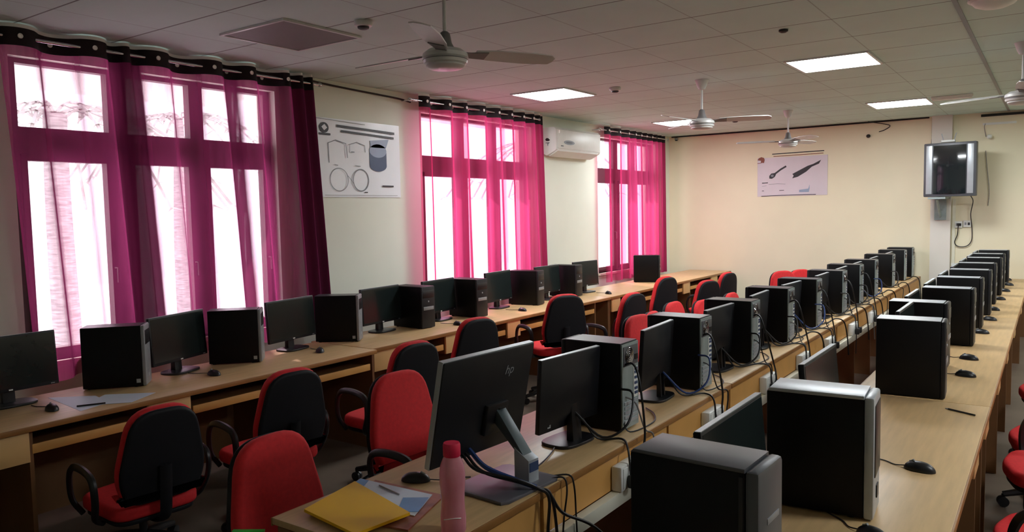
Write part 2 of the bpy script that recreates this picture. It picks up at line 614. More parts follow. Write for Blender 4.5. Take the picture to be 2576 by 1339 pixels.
F1 = [0.22, 0.22, 0.20, 0.08, 0.07, 0.07, 0.21, 0.22, 0.20, 0.13, 0.16, 0.22, 0.10, 0.07, 0.06, 0.05, 0.05]
F2 = [0.16, 0.17, 0.17, 0.15, 0.10, 0.16, 0.17, 0.11, 0.15, 0.10, 0.14, 0.12, 0.12, 0.10, 0.10, 0.07, 0.06, 0.06]
F3 = [0.17, 0.17, 0.16, 0.15, 0.12, 0.10, 0.10, 0.10, 0.09, 0.10, 0.09, 0.09, 0.10, 0.09, 0.08, 0.08, 0.08, 0.07, 0.06]
curtain(2.0, F1, 0.76, 0.075, M['curtain_wide'], 'wide sheer magenta curtain over the nearest window at left', 0.10, 0.13, 3, [0, 0, .05, .75, .85, .8, .1, 0, 0, .7, 0, .05, .4, .75, .85, .9, .9])
curtain(5.64, F2, 0.78, 0.06, M['curtain_dense'], 'pink gathered curtain between the wall poster and the air conditioner', 0.02, 0.08, 5, [-.05, -.1, .05, .3, .5, -.05, .1, .5, .25, .45, .15, .5, .4, .45, .5, .55, .8, 1.2])
curtain(9.40, F3, 0.74, 0.05, M['curtain_dense'], 'narrow pink gathered curtain in the far corner beside the cream wall', 0.0, 0.06, 9, [-.05, -.15, -.1, .4, .2, .45, .6, .35, .5, .4, .6, .35, .5, .4, .4, .5, .45, .8, 1.4])
for i, (a, b, lab) in enumerate(((1.9, 4.4, 'steel curtain rod above the nearest window'), (5.5, 7.75, 'steel curtain rod above the second window, beside the air conditioner'), (9.25, 11.5, 'steel curtain rod above the far corner window'))):
    r = thing('curtain_rod', lab, 'curtain rod', (-5.035, a, ZC - 0.08), 0, 'curtain rods')
    G().tube([(0, 0, 0), (0, b - a, 0)], 0.011, 10).build('rod', M['chrome'], r)
    for y in (0.03, b - a - 0.03):
        G().tube([(0, y, 0), (XW + 5.035, y, 0)], 0.008, 8).build('bracket', M['chrome'], r)
        G().ell((0, 0 if y < 0.1 else b - a, 0), (0.02, 0.02, 0.02)).build('finial', M['chrome'], r)

# ------------------------------------------------------------------ ceiling fittings
def panel_light(x, y, lit, lab):
    r = thing('ceiling_light', lab, 'ceiling light', (x, y, ZC), 0, 'square panel lights in the ceiling')
    h = 0.315
    g = G()
    for q in ((-h, h, -h, -h + 0.018), (-h, h, h - 0.018, h), (-h, -h + 0.018, -h + 0.018, h - 0.018), (h - 0.018, h, -h + 0.018, h - 0.018)):
        g.box(q[0], q[1], q[2], q[3], -0.014, -0.001)
    g.build('frame', M['fanwhite'], r, 0)
    G().box(-h + 0.018, h - 0.018, -h + 0.018, h - 0.018, -0.010, -0.002).build('diffuser', M['light'] if lit else M['unlit'], r, 0)
panel_light(-4.12, 6.62, True, 'lit square ceiling panel above the second window')
panel_light(-1.49, 6.72, True, 'large lit ceiling panel right of centre, nearer of two in its row')
panel_light(-1.48, 9.96, True, 'lit ceiling panel close to the wall television')
panel_light(-4.15, 9.96, True, 'lit ceiling panel behind the middle fan near the far window')
panel_light(-4.05, 3.32, False, 'unlit dull square ceiling panel above the nearest window')
# unseen lit panels added over the right aisle for light, continuing the grid
panel_light(1.3, 6.7, True, 'added lit ceiling panel over the right aisle, out of the picture')
panel_light(1.3, 9.96, True, 'added lit ceiling panel over the far right aisle, out of the picture')
panel_light(1.3, 3.3, True, 'added lit ceiling panel over the near right aisle, out of the picture')

def make_fan(rot, lab, loc):
    r = thing('ceiling_fan', lab, 'ceiling fan', loc, rot, 'white three blade ceiling fans')
    DR = 0.05
    TD = Matrix.Translation((0, 0, -DR))
    G().lathe([(0.062, -0.001), (0.058, -0.012), (0.042, -0.06), (0.028, -0.085), (0.014, -0.09)], 24).build('canopy', M['fanwhite'], r)
    G().tube([(0, 0, -0.05), (0, 0, -0.30 - DR)], 0.010, 10).build('downrod', M['fanwhite'], r)
    G().lathe([(0.014, -0.215), (0.026, -0.225), (0.034, -0.27), (0.05, -0.30)], 20, TD).build('coupling_cover', M['fandark'], r)
    mo = G().lathe([(0.03, -0.295), (0.085, -0.305), (0.112, -0.325), (0.116, -0.345), (0.105, -0.352), (0.112, -0.358), (0.108, -0.372), (0.095, -0.378), (0.098, -0.386), (0.085, -0.396), (0.05, -0.402), (0.0001, -0.404)], 32, TD).build('motor_housing', M['fanwhite'], r)
    G().lathe([(0.108, -0.353), (0.1145, -0.356), (0.108, -0.359)], 32, TD).build('trim_ring', M['fandark'], mo)
    for k in range(3):
        T = Matrix.Rotation(2 * pi * k / 3, 4, 'Z') @ Matrix.Translation((0, 0, -0.318 - DR)) @ Matrix.Rotation(R(-13), 4, 'X')
        poly = [(0.155, -0.045), (0.25, -0.062), (0.45, -0.066), (0.575, -0.058), (0.605, -0.03), (0.61, 0.01), (0.595, 0.045), (0.45, 0.06), (0.25, 0.052), (0.155, 0.038)]
        bl = G().prism(poly, -0.003, 0.003, 'z', T).build('blade', M['fanwhite'], r)
        G().prism([(0.06, -0.028), (0.13, -0.03), (0.22, -0.045), (0.22, 0.035), (0.13, 0.03), (0.06, 0.028)], -0.008, -0.003, 'z', T).build('blade_arm', M['fandark'], bl)
    return r
fan = make_fan(R(60), 'white ceiling fan nearest the camera at top centre', (-2.5, 3.0, ZC))
dup(fan, 'white ceiling fan between the two rows of lit panels, second from the camera', (-2.66, 6.84, ZC), R(20))
dup(fan, 'small looking white fan farthest away, above the poster on the cream wall', (-2.68, 9.72, ZC), R(75))
dup(fan, 'ceiling fan cut off by the right edge of the picture', (-0.205, 6.87, ZC), R(35))

def detector(x, y, lab):
    r = thing('smoke_detector', lab, 'smoke detector', (x, y, ZC), 0, 'smoke detectors on the ceiling')
    G().lathe([(0.055, -0.001), (0.058, -0.012), (0.052, -0.03), (0.04, -0.034)], 20).build('base', M['fanwhite'], r)
    G().lathe([(0.036, -0.033), (0.034, -0.044), (0.022, -0.05), (0.0001, -0.051)], 20).build('sensor_cap', M['ink'], r)
detector(-3.437, 3.36, 'round smoke detector left of the nearest fan')
detector(-3.46, 6.67, 'smoke detector right of the lit panel by the second window')
detector(-3.47, 10.1, 'small smoke detector beyond the second fan')
s = thing('ceiling_sensor', 'small black sensor on the bare ceiling above the big lit panel', 'sensor', (-1.49, 5.28, ZC))
G().lathe([(0.03, -0.001), (0.03, -0.012), (0.016, -0.02), (0.0001, -0.021)], 16).build('body', M['cable'], s)
s = thing('dome_lamp', 'white dome lamp cut off by the top edge at upper right', 'ceiling lamp', (-0.30, 5.22, ZC))
G().lathe([(0.13, -0.001), (0.135, -0.02), (0.12, -0.03)], 28).build('rim', M['fanwhite'], s)
G().lathe([(0.118, -0.028), (0.10, -0.05), (0.06, -0.066), (0.0001, -0.072)], 28).build('dome', M['white'], s)
s = thing('tube_light', 'slim white batten on the ceiling right of the far lit panel', 'tube light', (-0.93, 9.66, ZC))
G().box(-0.20, 0.20, -0.014, 0.014, -0.028, -0.001, bev=0.004).build('batten', M['white'], s)
G().tube([(-0.19, 0, -0.038), (0.19, 0, -0.038)], 0.011, 10).build('tube', M['led'], s)

# ------------------------------------------------------------------ wall fittings
# split air conditioner
r = thing('air_conditioner', 'white split air conditioner between the second and third curtains', 'air conditioner', (XW, 8.02, 2.425))
L, Hh, Dp = 1.12, 0.345, 0.20
prof = [(0, 0.03), (0, Hh), (Dp - 0.03, Hh), (Dp, Hh - 0.03), (Dp, 0.075), (Dp - 0.02, 0.055), (0.06, 0)]
G().prism(prof, 0, L, 'y', bev=0.006).build('body', M['white'], r)
fp = G().box(Dp, Dp + 0.008, 0.03, L - 0.015, 0.085, Hh - 0.03, bev=0.003).build('front_panel', M['white'], r)
G().prism([(Dp - 0.004, 0.055), (Dp - 0.002, 0.072), (0.075, 0.002), (0.07, -0.008)], 0.04, L - 0.06, 'y').build('louver', M['white'], r)
G().prism([(0.13 * cos(t) + 0.30, 0.028 * sin(t) + 0.165) for t in [2 * pi * k / 24 for k in range(24)]], Dp + 0.008, Dp + 0.010, 'x').build('oval_badge', M['ink_grey'], fp)
G().prism([(0.085 * cos(t) + 0.30, 0.012 * sin(t) + 0.165) for t in [2 * pi * k / 24 for k in range(24)]], Dp + 0.010, Dp + 0.011, 'x').build('badge_script', M['ink'], fp)
G().box(Dp + 0.008, Dp + 0.010, 0.10, 0.16, 0.112, 0.122).build('small_mark', M['ink'], fp)
G().box(Dp + 0.008, Dp + 0.011, 0.05, 0.075, Hh - 0.075, Hh - 0.04).build('indicator', M['led'], fp)
G().prism([(0.045, 0.20), (0.065, 0.215), (0.09, 0.21), (0.115, 0.185), (0.09, 0.175), (0.055, 0.18)], -0.002, 0.001, 'y').build('side_logo', M['ink'], r)
G().prism([(0.05, 0.16), (0.11, 0.16), (0.10, 0.15), (0.085, 0.14), (0.085, 0.12), (0.075, 0.12), (0.075, 0.15), (0.05, 0.15)], -0.002, 0.001, 'y').build('side_print', M['ink_grey'], r)

# posters ------------------------------------------------------------
def poly_strip(g, pts, w, T, d):
    """thin flat line through 2D points on a poster; u right, v up, raised d"""
    P = [Vector((p[0], p[1])) for p in pts]
    n = len(P)
    vs = []
    for i in range(n):
        t = (P[min(i + 1, n - 1)] - P[max(i - 1, 0)]).normalized()
        q = Vector((-t.y, t.x)) * w / 2
        vs += [P[i] + q, P[i] - q]
    verts = [T @ Vector((v.x, v.y, d)) for v in vs]
    g._add(verts, [(2 * i, 2 * i + 1, 2 * i + 3, 2 * i + 2) for i in range(n - 1)])

def circ(cx, cy, rx, ry, a0=0, a1=360, n=40):
    return [(cx + rx * cos(R(a0 + (a1 - a0) * k / n)), cy + ry * sin(R(a0 + (a1 - a0) * k / n))) for k in range(n + 1)]

def flat(g, pts, T, d):
    g._add([T @ Vector((p[0], p[1], d)) for p in pts], [tuple(range(len(pts)))])

# window-wall poster: u runs +y, v runs +z, normal +x
r = thing('wall_poster', 'glossy white diagram poster with circles on the window wall', 'poster', (XW, 4.42, 1.905))
T = Matrix(((0, 0, 1, 0), (1, 0, 0, 0), (0, 1, 0, 0), (0, 0, 0, 1)))
W, H = 1.05, 0.685
nseg = 12
g = G()
verts, faces = [], []
for i in range(nseg + 1):
    for j in range(5):
        u, v = W * i / nseg, H * j / 4
        verts.append(T @ Vector((u, v, 0.006 + 0.004 * sin(i * 1.1) * (1 - abs(j - 2) / 3))))
for i in range(nseg):
    for j in range(4):
        faces.append((i * 5 + j, (i + 1) * 5 + j, (i + 1) * 5 + j + 1, i * 5 + j + 1))
g._add(verts, faces)
g.build('sheet', M['paper'], r, 180)
D = 0.0125
for pts, w_ in (([(0.26, 0.625), (0.98, 0.605)], 0.022), ([(0.31, 0.582), (0.97, 0.560)], 0.020), ([(0.80, 0.105), (0.95, 0.105)], 0.014), ([(0.57, 0.045), (0.61, 0.045)], 0.008)):
    g = G()
    poly_strip(g, pts, w_, T, D)
    g.build('title_bar', M['ink'], r, 0)
g = G()
flat(g, circ(0.115, 0.60, 0.052, 0.045), T, D)
poly_strip(g, [(0.055, 0.545), (0.185, 0.545)], 0.018, T, D)
g.build('emblem', M['ink'], r, 0)
g = G()
flat(g, [(0.085, 0.605), (0.12, 0.63), (0.15, 0.60), (0.115, 0.575)], T, D + 0.001)
g.build('emblem_centre', M['paper'], r, 0)
g = G()
for pts, w in (([(0.16, 0.30), (0.155, 0.47), (0.24, 0.50), (0.36, 0.475), (0.375, 0.35)], 0.008), ([(0.40, 0.40), (0.405, 0.47), (0.49, 0.495), (0.59, 0.47), (0.595, 0.41)], 0.006), ([(0.42, 0.405), (0.46, 0.405)], 0.008)):
    poly_strip(g, pts, w, T, D)
poly_strip(g, circ(0.27, 0.155, 0.105, 0.10, 30, 395), 0.006, T, D)
poly_strip(g, circ(0.53, 0.155, 0.095, 0.098), 0.009, T, D)
poly_strip(g, [(0.36, 0.20), (0.40, 0.165), (0.44, 0.12)], 0.005, T, D)
poly_strip(g, [(0.22, 0.285), (0.26, 0.28)], 0.006, T, D)
poly_strip(g, [(0.46, 0.285), (0.53, 0.28)], 0.006, T, D)
poly_strip(g, [(0.10, 0.018), (1.0, 0.018)], 0.003, T, D)
poly_strip(g, [(0.02, 0.676), (0.60, 0.66)], 0.004, T, D)
g.build('line_drawing', M['ink_grey'], r, 0)
g = G()
flat(g, circ(0.755, 0.295, 0.11, 0.055, 180, 360, 20) + circ(0.755, 0.43, 0.11, 0.055, 0, 180, 20), T, D)
g.build('cylinder_drawing', M['ink_blue'], r, 0)
g = G()
flat(g, circ(0.755, 0.43, 0.11, 0.062), T, D + 0.001)
flat(g, [(0.655, 0.52), (0.90, 0.545), (0.86, 0.46), (0.66, 0.46)], T, D + 0.001)
g.build('cylinder_top', M['ink_pale'], r, 0)

# far wall poster: u runs +x, v up, normal -y
r = thing('wall_poster', 'pale tool poster on the cream far wall under the last fan', 'poster', (-3.72, YF, 1.90))
T = Matrix(((1, 0, 0, 0), (0, 0, -1, 0), (0, 1, 0, 0), (0, 0, 0, 1)))
flat_g = G()
flat_g.box(0, 1.02, -0.006, -0.001, 0, 0.585)
flat_g.build('sheet', M['paper_warm'], r, 0)
D = 0.008
g = G()
poly_strip(g, [(0.22, 0.635), (0.55, 0.64), (0.97, 0.645)], 0.014, T, 0.003)
g.build('rod_strip', M['ink'], r, 0)
g = G()
poly_strip(g, [(0.24, 0.60), (0.55, 0.603), (0.96, 0.61)], 0.010, T, 0.003)
g.build('rod_strip', M['ink_brown'], r, 0)
g = G()
flat(g, [(0.0, 0.555), (0.02, 0.585), (0.06, 0.60), (0.10, 0.585), (0.11, 0.555), (0.10, 0.51), (0.05, 0.515), (0.055, 0.545)], T, D)
poly_strip(g, [(0.0, 0.505), (0.06, 0.51)], 0.008, T, D)
g.build('emblem', M['ink_brown'], r, 0)
g = G()
flat(g, [(0.18, 0.27), (0.18, 0.31), (0.21, 0.345), (0.255, 0.35), (0.28, 0.325), (0.26, 0.29), (0.22, 0.265)], T, D)
poly_strip(g, [(0.26, 0.335), (0.35, 0.40), (0.43, 0.445)], 0.026, T, D)
flat(g, [(0.52, 0.325), (0.74, 0.435), (0.82, 0.46), (0.93, 0.515), (0.90, 0.46), (0.80, 0.42), (0.72, 0.35), (0.60, 0.28), (0.52, 0.26), (0.54, 0.30)], T, D)
poly_strip(g, [(0.07, 0.205), (0.16, 0.207)], 0.012, T, D)
poly_strip(g, [(0.33, 0.085), (0.40, 0.087)], 0.008, T, D)
poly_strip(g, [(0.07, 0.085), (0.10, 0.085)], 0.008, T, D)
poly_strip(g, [(0.06, 0.005), (0.35, 0.012), (0.86, 0.012)], 0.009, T, D)
g.build('tool_drawing', M['ink'], r, 0)
g = G()
flat(g, circ(0.225, 0.31, 0.022, 0.018), T, D + 0.001)
poly_strip(g, [(0.17, 0.18), (0.30, 0.187), (0.42, 0.178)], 0.005, T, D)
poly_strip(g, [(0.07, 0.155), (0.14, 0.163)], 0.004, T, D)
g.build('fine_print', M['ink_grey'], r, 0)
g = G()
flat(g, [(0.62, 0.05), (0.76, 0.05), (0.77, 0.10), (0.77, 0.16), (0.75, 0.10), (0.62, 0.085)], T, D)
g.build('faint_panel', M['ink_pale'], r, 0)

# television on the far wall ------------------------------------------
tv = thing('television', 'bulky silver tube television with pale speaker strips high on the far wall', 'television', (-1.10, 11.33, 1.80), R(-6))
w, h = 0.30, 0.345
G().box(-w, w, 0.0, 0.10, 0.03, 0.03 + 2 * h, bev=0.012).build('bezel', M['darkgrey'], tv)
bk = [(-w + 0.02, 0.05, 0.03 + h - h + 0.02)]
g = G()
def ring(xh, y, z0, z1):
    return [(-xh, y, z0), (xh, y, z0), (xh, y, z1), (-xh, y, z1)]
rings = [ring(w - 0.01, 0.10, 0.04, 0.02 + 2 * h), ring(w - 0.03, 0.22, 0.07, 0.0 + 2 * h), ring(0.17, 0.36, 0.16, 2 * h - 0.12), ring(0.15, 0.42, 0.18, 2 * h - 0.16)]
vs = [p for rr in rings for p in rr]
fs = []
for i in range(3):
    for k in range(4):
        fs.append((i * 4 + k, i * 4 + (k + 1) % 4, (i + 1) * 4 + (k + 1) % 4, (i + 1) * 4 + k))
fs += [(0, 1, 2, 3), (12, 13, 14, 15)]
g._add(vs, fs)
g.build('back_housing', M['grey'], tv, 0)
# screen: shallow convex glass
g = G()
verts, faces = [], []
N = 14
for i in range(N + 1):
    for j in range(N + 1):
        u, v = -1 + 2 * i / N, -1 + 2 * j / N
        verts.append((u * 0.185, -0.002 - 0.022 * (1 - 0.5 * u * u - 0.5 * v * v), 0.03 + h + v * (h - 0.035)))
for i in range(N):
    for j in range(N):
        faces.append((i * (N + 1) + j, (i + 1) * (N + 1) + j, (i + 1) * (N + 1) + j + 1, i * (N + 1) + j + 1))
g._add(verts, faces)
g.build('screen', M['tvglass'], tv, 180)
for sx in (-1, 1):
    G().box(sx * 0.235 - 0.036, sx * 0.235 + 0.036, -0.006, 0.002, 0.065, 0.03 + 2 * h - 0.03, bev=0.003).build('speaker_strip', M['silver'], tv)
b = thing('television_bracket', 'grey steel wall bracket holding up the tube television', 'bracket', (-1.24, YF - 0.07, 1.80))
G().box(-0.10, 0.10, -0.45, 0.0, 0.0, 0.025).build('shelf', M['steel'], b, 0)
G().box(-0.07, 0.07, -0.02, 0.0, -0.28, 0.0).build('wall_plate', M['steel'], b, 0)
G().tube([(0, -0.40, 0), (0, -0.01, -0.24)], 0.014, 8).build('strut', M['steel'], b)
# set-top gadgets on and around the television
c = thing('router', 'small white box with antennas on top of the television', 'router', (-1.13, 11.45, 2.531))
G().box(-0.08, 0.08, -0.05, 0.05, 0, 0.028, bev=0.006).build('body', M['white'], c)
for x in (-0.06, 0.06):
    G().tube([(x, 0.04, 0.02), (x * 1.4, 0.05, 0.12)], 0.006, 8).build('antenna', M['grey'], c)
def camera_thing(loc, lab, rz):
    c = thing('security_camera', lab, 'camera', loc, rz, 'small security cameras')
    G().lathe([(0.022, 0.0), (0.022, 0.02), (0.012, 0.03)], 14, Matrix.Rotation(pi / 2, 4, 'X')).build('mount', M['white'], c)
    G().ell((0, -0.055, -0.005), (0.032, 0.04, 0.03)).build('body', M['white'], c)
    G().lathe([(0.018, -0.088), (0.016, -0.097), (0.0001, -0.098)], 14, Matrix.Rotation(-pi / 2, 4, 'X') @ Matrix.Diagonal((1, 1, -1, 1)) @ Matrix.Translation((0, 0, 0.0))).build('lens', M['cable'], c)
camera_thing((-0.70, YF - 0.0005, 2.60), 'white security camera on the wall right of the television', 0)
c = thing('security_camera', 'small black dome on the cream wall below the ceiling cable', 'camera', (-2.157, YF - 0.0005, 2.71), 0, 'small security cameras')
G().ell((0, -0.015, 0), (0.028, 0.03, 0.026)).build('dome', M['cable'], c)
c = thing('corner_sensor', 'small grey sensor in the corner beside the last curtain', 'sensor', (-5.06, YF - 0.03, 2.87))
G().ell((0.03, 0, 0), (0.03, 0.028, 0.022)).build('body', M['grey'], c)
G().lathe([(0.02, -0.03), (0.022, -0.018)], 12, Matrix.Translation((0.03, 0, 0))).build('cap', M['cable'], c)
# wall trunking, sockets and the looped flex under the television
tk = thing('trunking', 'white vertical cable trunking on the wall right of the pilaster', 'trunking', (-1.085, YF, 0.0))
G().box(-0.018, 0.018, -0.016, -0.0005, 0.0, 1.80).build('channel', M['tube'], tk, 0)
G().box(-0.021, 0.021, -0.019, -0.0005, 0.9, 0.94).build('joint', M['white'], tk, 0)
tk = thing('trunking', 'short horizontal white trunking near the ceiling at far right', 'trunking', (-0.60, YF, 2.765))
G().box(-0.18, 0.19, -0.02, -0.0005, -0.014, 0.014).build('channel', M['white'], tk, 0)
def wall_socket(loc, lab, rz=0):
    s = thing('wall_socket', lab, 'socket', loc, rz, 'white wall sockets')
    G().box(-0.045, 0.045, -0.02, -0.0005, -0.045, 0.045, bev=0.005).build('plate', M['white'], s)
    G().box(-0.03, -0.008, -0.024, -0.019, -0.015, 0.02, bev=0.002).build('switch', M['grey'], s)
    G().box(0.006, 0.032, -0.0215, -0.019, -0.018, 0.018).build('outlet', M['ink'], s)
    return s
wall_socket((-1.03, YF, 1.455), 'white socket with a black plug below the television')
wall_socket((-0.93, YF, 1.465), 'white blank socket plate, right one below the television')
p = G()
p.box(-1.045, -1.015, YF - 0.06, YF - 0.0225, 1.44, 1.475, bev=0.006)
p.tube(smooth_path([(-1.03, YF - 0.05, 1.44), (-1.04, YF - 0.03, 1.32), (-1.07, YF - 0.022, 1.22), (-1.03, YF - 0.02, 1.165), (-0.93, YF - 0.02, 1.17), (-0.875, YF - 0.02, 1.25), (-0.875, YF - 0.02, 1.42), (-0.89, YF - 0.03, 1.60), (-0.865, YF - 0.06, 1.76), (-0.88, YF - 0.20, 1.83)]), 0.006, 6)
tag(p.build('power_cable', M['cable']), 'black flex looping down under the television to its socket', 'cable')
p = G().tube(smooth_path([(-0.74, YF - 0.02, 2.60), (-0.76, YF - 0.02, 2.72), (-0.75, YF - 0.02, 2.77)]), 0.004, 6)
tag(p.build('signal_cable', M['cable_grey']), 'thin grey wire rising from the wall camera right of the television', 'cable')
p = G().tube(smooth_path([(-0.74, YF - 0.012, 2.42), (-0.72, YF - 0.012, 2.2), (-0.69, YF - 0.012, 1.9), (-0.70, YF - 0.012, 1.7)]), 0.004, 6)
tag(p.build('signal_cable', M['cable_grey']), 'thin grey wire hanging down the wall below the camera right of the television', 'cable')
p = G().tube(smooth_path([(XW + 0.012, 4.20, 2.90), (XW + 0.012, 4.6, 2.875), (XW + 0.012, 5.1, 2.86), (XW + 0.012, 5.45, 2.85), (XW + 0.03, 5.62, 2.83)]), 0.009, 6)
tag(p.build('ceiling_cable', M['cable']), 'dark cable sagging along the window wall above the poster', 'cable')
p = G().tube(smooth_path([(-2.15, YF - 0.1, ZC - 0.012), (-1.95, YF - 0.04, 2.86), (-1.88, YF - 0.02, 2.83), (-1.95, YF - 0.02, 2.78), (-2.02, YF - 0.02, 2.76)]), 0.006, 6)
tag(p.build('ceiling_cable', M['cable']), 'short black cable drooping from the ceiling left of the television', 'cable')

# ------------------------------------------------------------------ desks
def desk(lab, xb, xf, y0, y1, boxes, bays, mid=(), back='plain', joint=None):
    """xb: back edge, xf: user edge, boxes: hanging drawer boxes (y intervals), bays: keyboard trays"""
    s = 1 if xf > xb else -1
    D = abs(xf - xb)
    r = thing('computer_desk', lab, 'desk', (xb, y0, 0), 0, 'long laminate computer desks')
    L = y1 - y0
    def bx(d0, d1, a, b, z0, z1, bev=0.0):
        g = G()
        q = sorted((s * d0, s * d1))
        g.box(q[0], q[1], a, b, z0, z1, bev=bev)
        return g
    g = bx(0, D, 0, L, ZD - 0.024, ZD, 0.003)
    top = g.build('tabletop', M['desk'], r)
    g = bx(D, D + 0.006, 0, L, ZD - 0.030, ZD - 0.002, 0.002)
    g.build('edge_band', M['desk_edge'], top)
    bx(-0.006, 0, 0, L, ZD - 0.030, ZD - 0.002, 0.002).build('edge_band', M['desk_edge'], top)
    for a in (0.0, L - 0.02) + tuple(m - y0 for m in mid):
        bx(0.03, D - 0.03, a, a + 0.02, 0, ZD - 0.0245).build('side_panel', M['desk_dark'], r, 0)
    if back == 'sockets':
        for a, b in zip([0.02] + [m - y0 + 0.02 for m in mid], [m - y0 for m in mid] + [L - 0.02]):
            bx(0.012, 0.028, a + 0.002, b - 0.002, 0.575, ZD - 0.025).build('back_panel', M['desk_panel'], r, 0)
    else:
        bx(0.05, 0.066, 0.02, L - 0.02, 0.08, ZD - 0.025).build('back_panel', M['desk_dark'], r, 0)
    for a, b in boxes:
        a, b = a - y0, b - y0
        q = bx(D - 0.34, D - 0.035, a, b, 0.565, ZD - 0.025).build('drawer', M['desk_dark'], r, 0)
        bx(D - 0.035, D - 0.017, a, b, 0.565, ZD - 0.034, 0.002).build('drawer_front', M['box_front'], q)
    for a, b in bays:
        a, b = a - y0, b - y0
        t = bx(D - 0.32, D - 0.04, a, b, 0.622, 0.636).build('keyboard_tray', M['desk_dark'], r, 0)
        bx(D - 0.04, D - 0.028, a, b, 0.600, 0.648, 0.003).build('tray_lip', M['desk_panel'], t)
        bx(D - 0.30, D - 0.30 + 0.012, a, b, 0.636, ZD - 0.025).build('tray_shade', M['plastic'], t, 0)  # black board paints in the shade of the void behind the tray
    return r

desk('window-side desk nearest the camera, jutting out past the next desk', -4.75, -4.065, -0.2, 4.0,
     [(0.2, 0.42), (1.40, 1.645), (2.254, 2.51)], [(0.5, 1.38), (1.66, 2.24), (2.53, 3.18), (3.24, 3.96)], mid=(1.645, 3.2))
desk('middle window-side desk below the wall poster and second curtain', -4.80, -4.12, 4.015, 7.79,
     [(4.045, 4.28), (4.88, 5.07), (5.77, 5.98)], [(4.30, 4.86), (5.09, 5.75), (6.0, 6.7), (6.76, 7.45)], mid=(5.07, 6.72, 7.46))
desk('farthest window-side desk running up to the cream wall', -4.80, -4.12, 7.80, 11.80,
     [(7.85, 8.06), (9.95, 10.18), (11.0, 11.26)], [(8.1, 9.0), (9.05, 9.93), (10.22, 10.98), (11.28, 11.75)], mid=(9.02, 10.2))
desk('middle row desk nearest the camera carrying the yellow folder', -1.473, -2.10, 1.56, 4.215,
     [(3.1, 3.34)], [(3.4, 4.15)], mid=(2.25, 3.36), back='sockets')
desk('second middle row desk, just past the nearest pair of black towers', -1.473, -2.10, 4.225, 6.88,
     [(4.3, 4.54), (5.6, 5.84)], [(5.9, 6.8)], mid=(5.87,), back='sockets')
desk('third middle row desk crowded with cables', -1.473, -2.10, 6.89, 9.545,
     [(6.95, 7.2), (8.2, 8.44)], [(7.25, 8.15), (8.5, 9.5)], mid=(7.7, 8.47), back='sockets')
desk('farthest middle row desk ending near the pilaster', -1.473, -2.10, 9.555, 11.82,
     [(9.6, 9.84), (10.9, 11.14)], [(9.9, 10.85), (11.2, 11.75)], mid=(10.87,), back='sockets')
desk('right hand desk nearest the camera, bare tan top with a pen', -0.85, -0.229, 0.9, 4.352,
     [(1.3, 1.5), (2.75, 2.98), (3.75, 3.98)], [(1.55, 2.72), (3.0, 3.72)], mid=(1.52, 2.74, 3.99))
desk('second right hand desk with the row of black mice', -0.85, -0.229, 4.358, 7.80,
     [(4.42, 4.64), (5.5, 5.72), (6.6, 6.8)], [(4.7, 5.45), (5.75, 6.55), (6.85, 7.7)], mid=(4.66, 5.73, 6.82))
desk('farthest right hand desk below the television', -0.85, -0.229, 7.81, 11.82,
     [(7.9, 8.1), (9.6, 9.8), (11.0, 11.2)], [(8.15, 9.55), (9.85, 10.95)], mid=(9.82,))

# ------------------------------------------------------------------ computers
def tower_case(r, d, w, h, top=None):
    """case body; front looks along +x"""
    c = G().box(-d / 2, d / 2 - 0.022, -w / 2, w / 2, 0.006, h, bev=0.004).build('case', M['case'], r)
    if top:
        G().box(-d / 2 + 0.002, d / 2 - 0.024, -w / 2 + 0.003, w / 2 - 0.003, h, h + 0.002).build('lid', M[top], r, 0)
    f = G()
    for x in (-d / 2 + 0.03, d / 2 - 0.06):
        for y in (-w / 2 + 0.02, w / 2 - 0.02):
            f.lathe([(0.012, 0), (0.012, 0.007)], 10, Matrix.Translation((x, y, 0)))
    f.build('feet', M['plastic'], r)
    return c

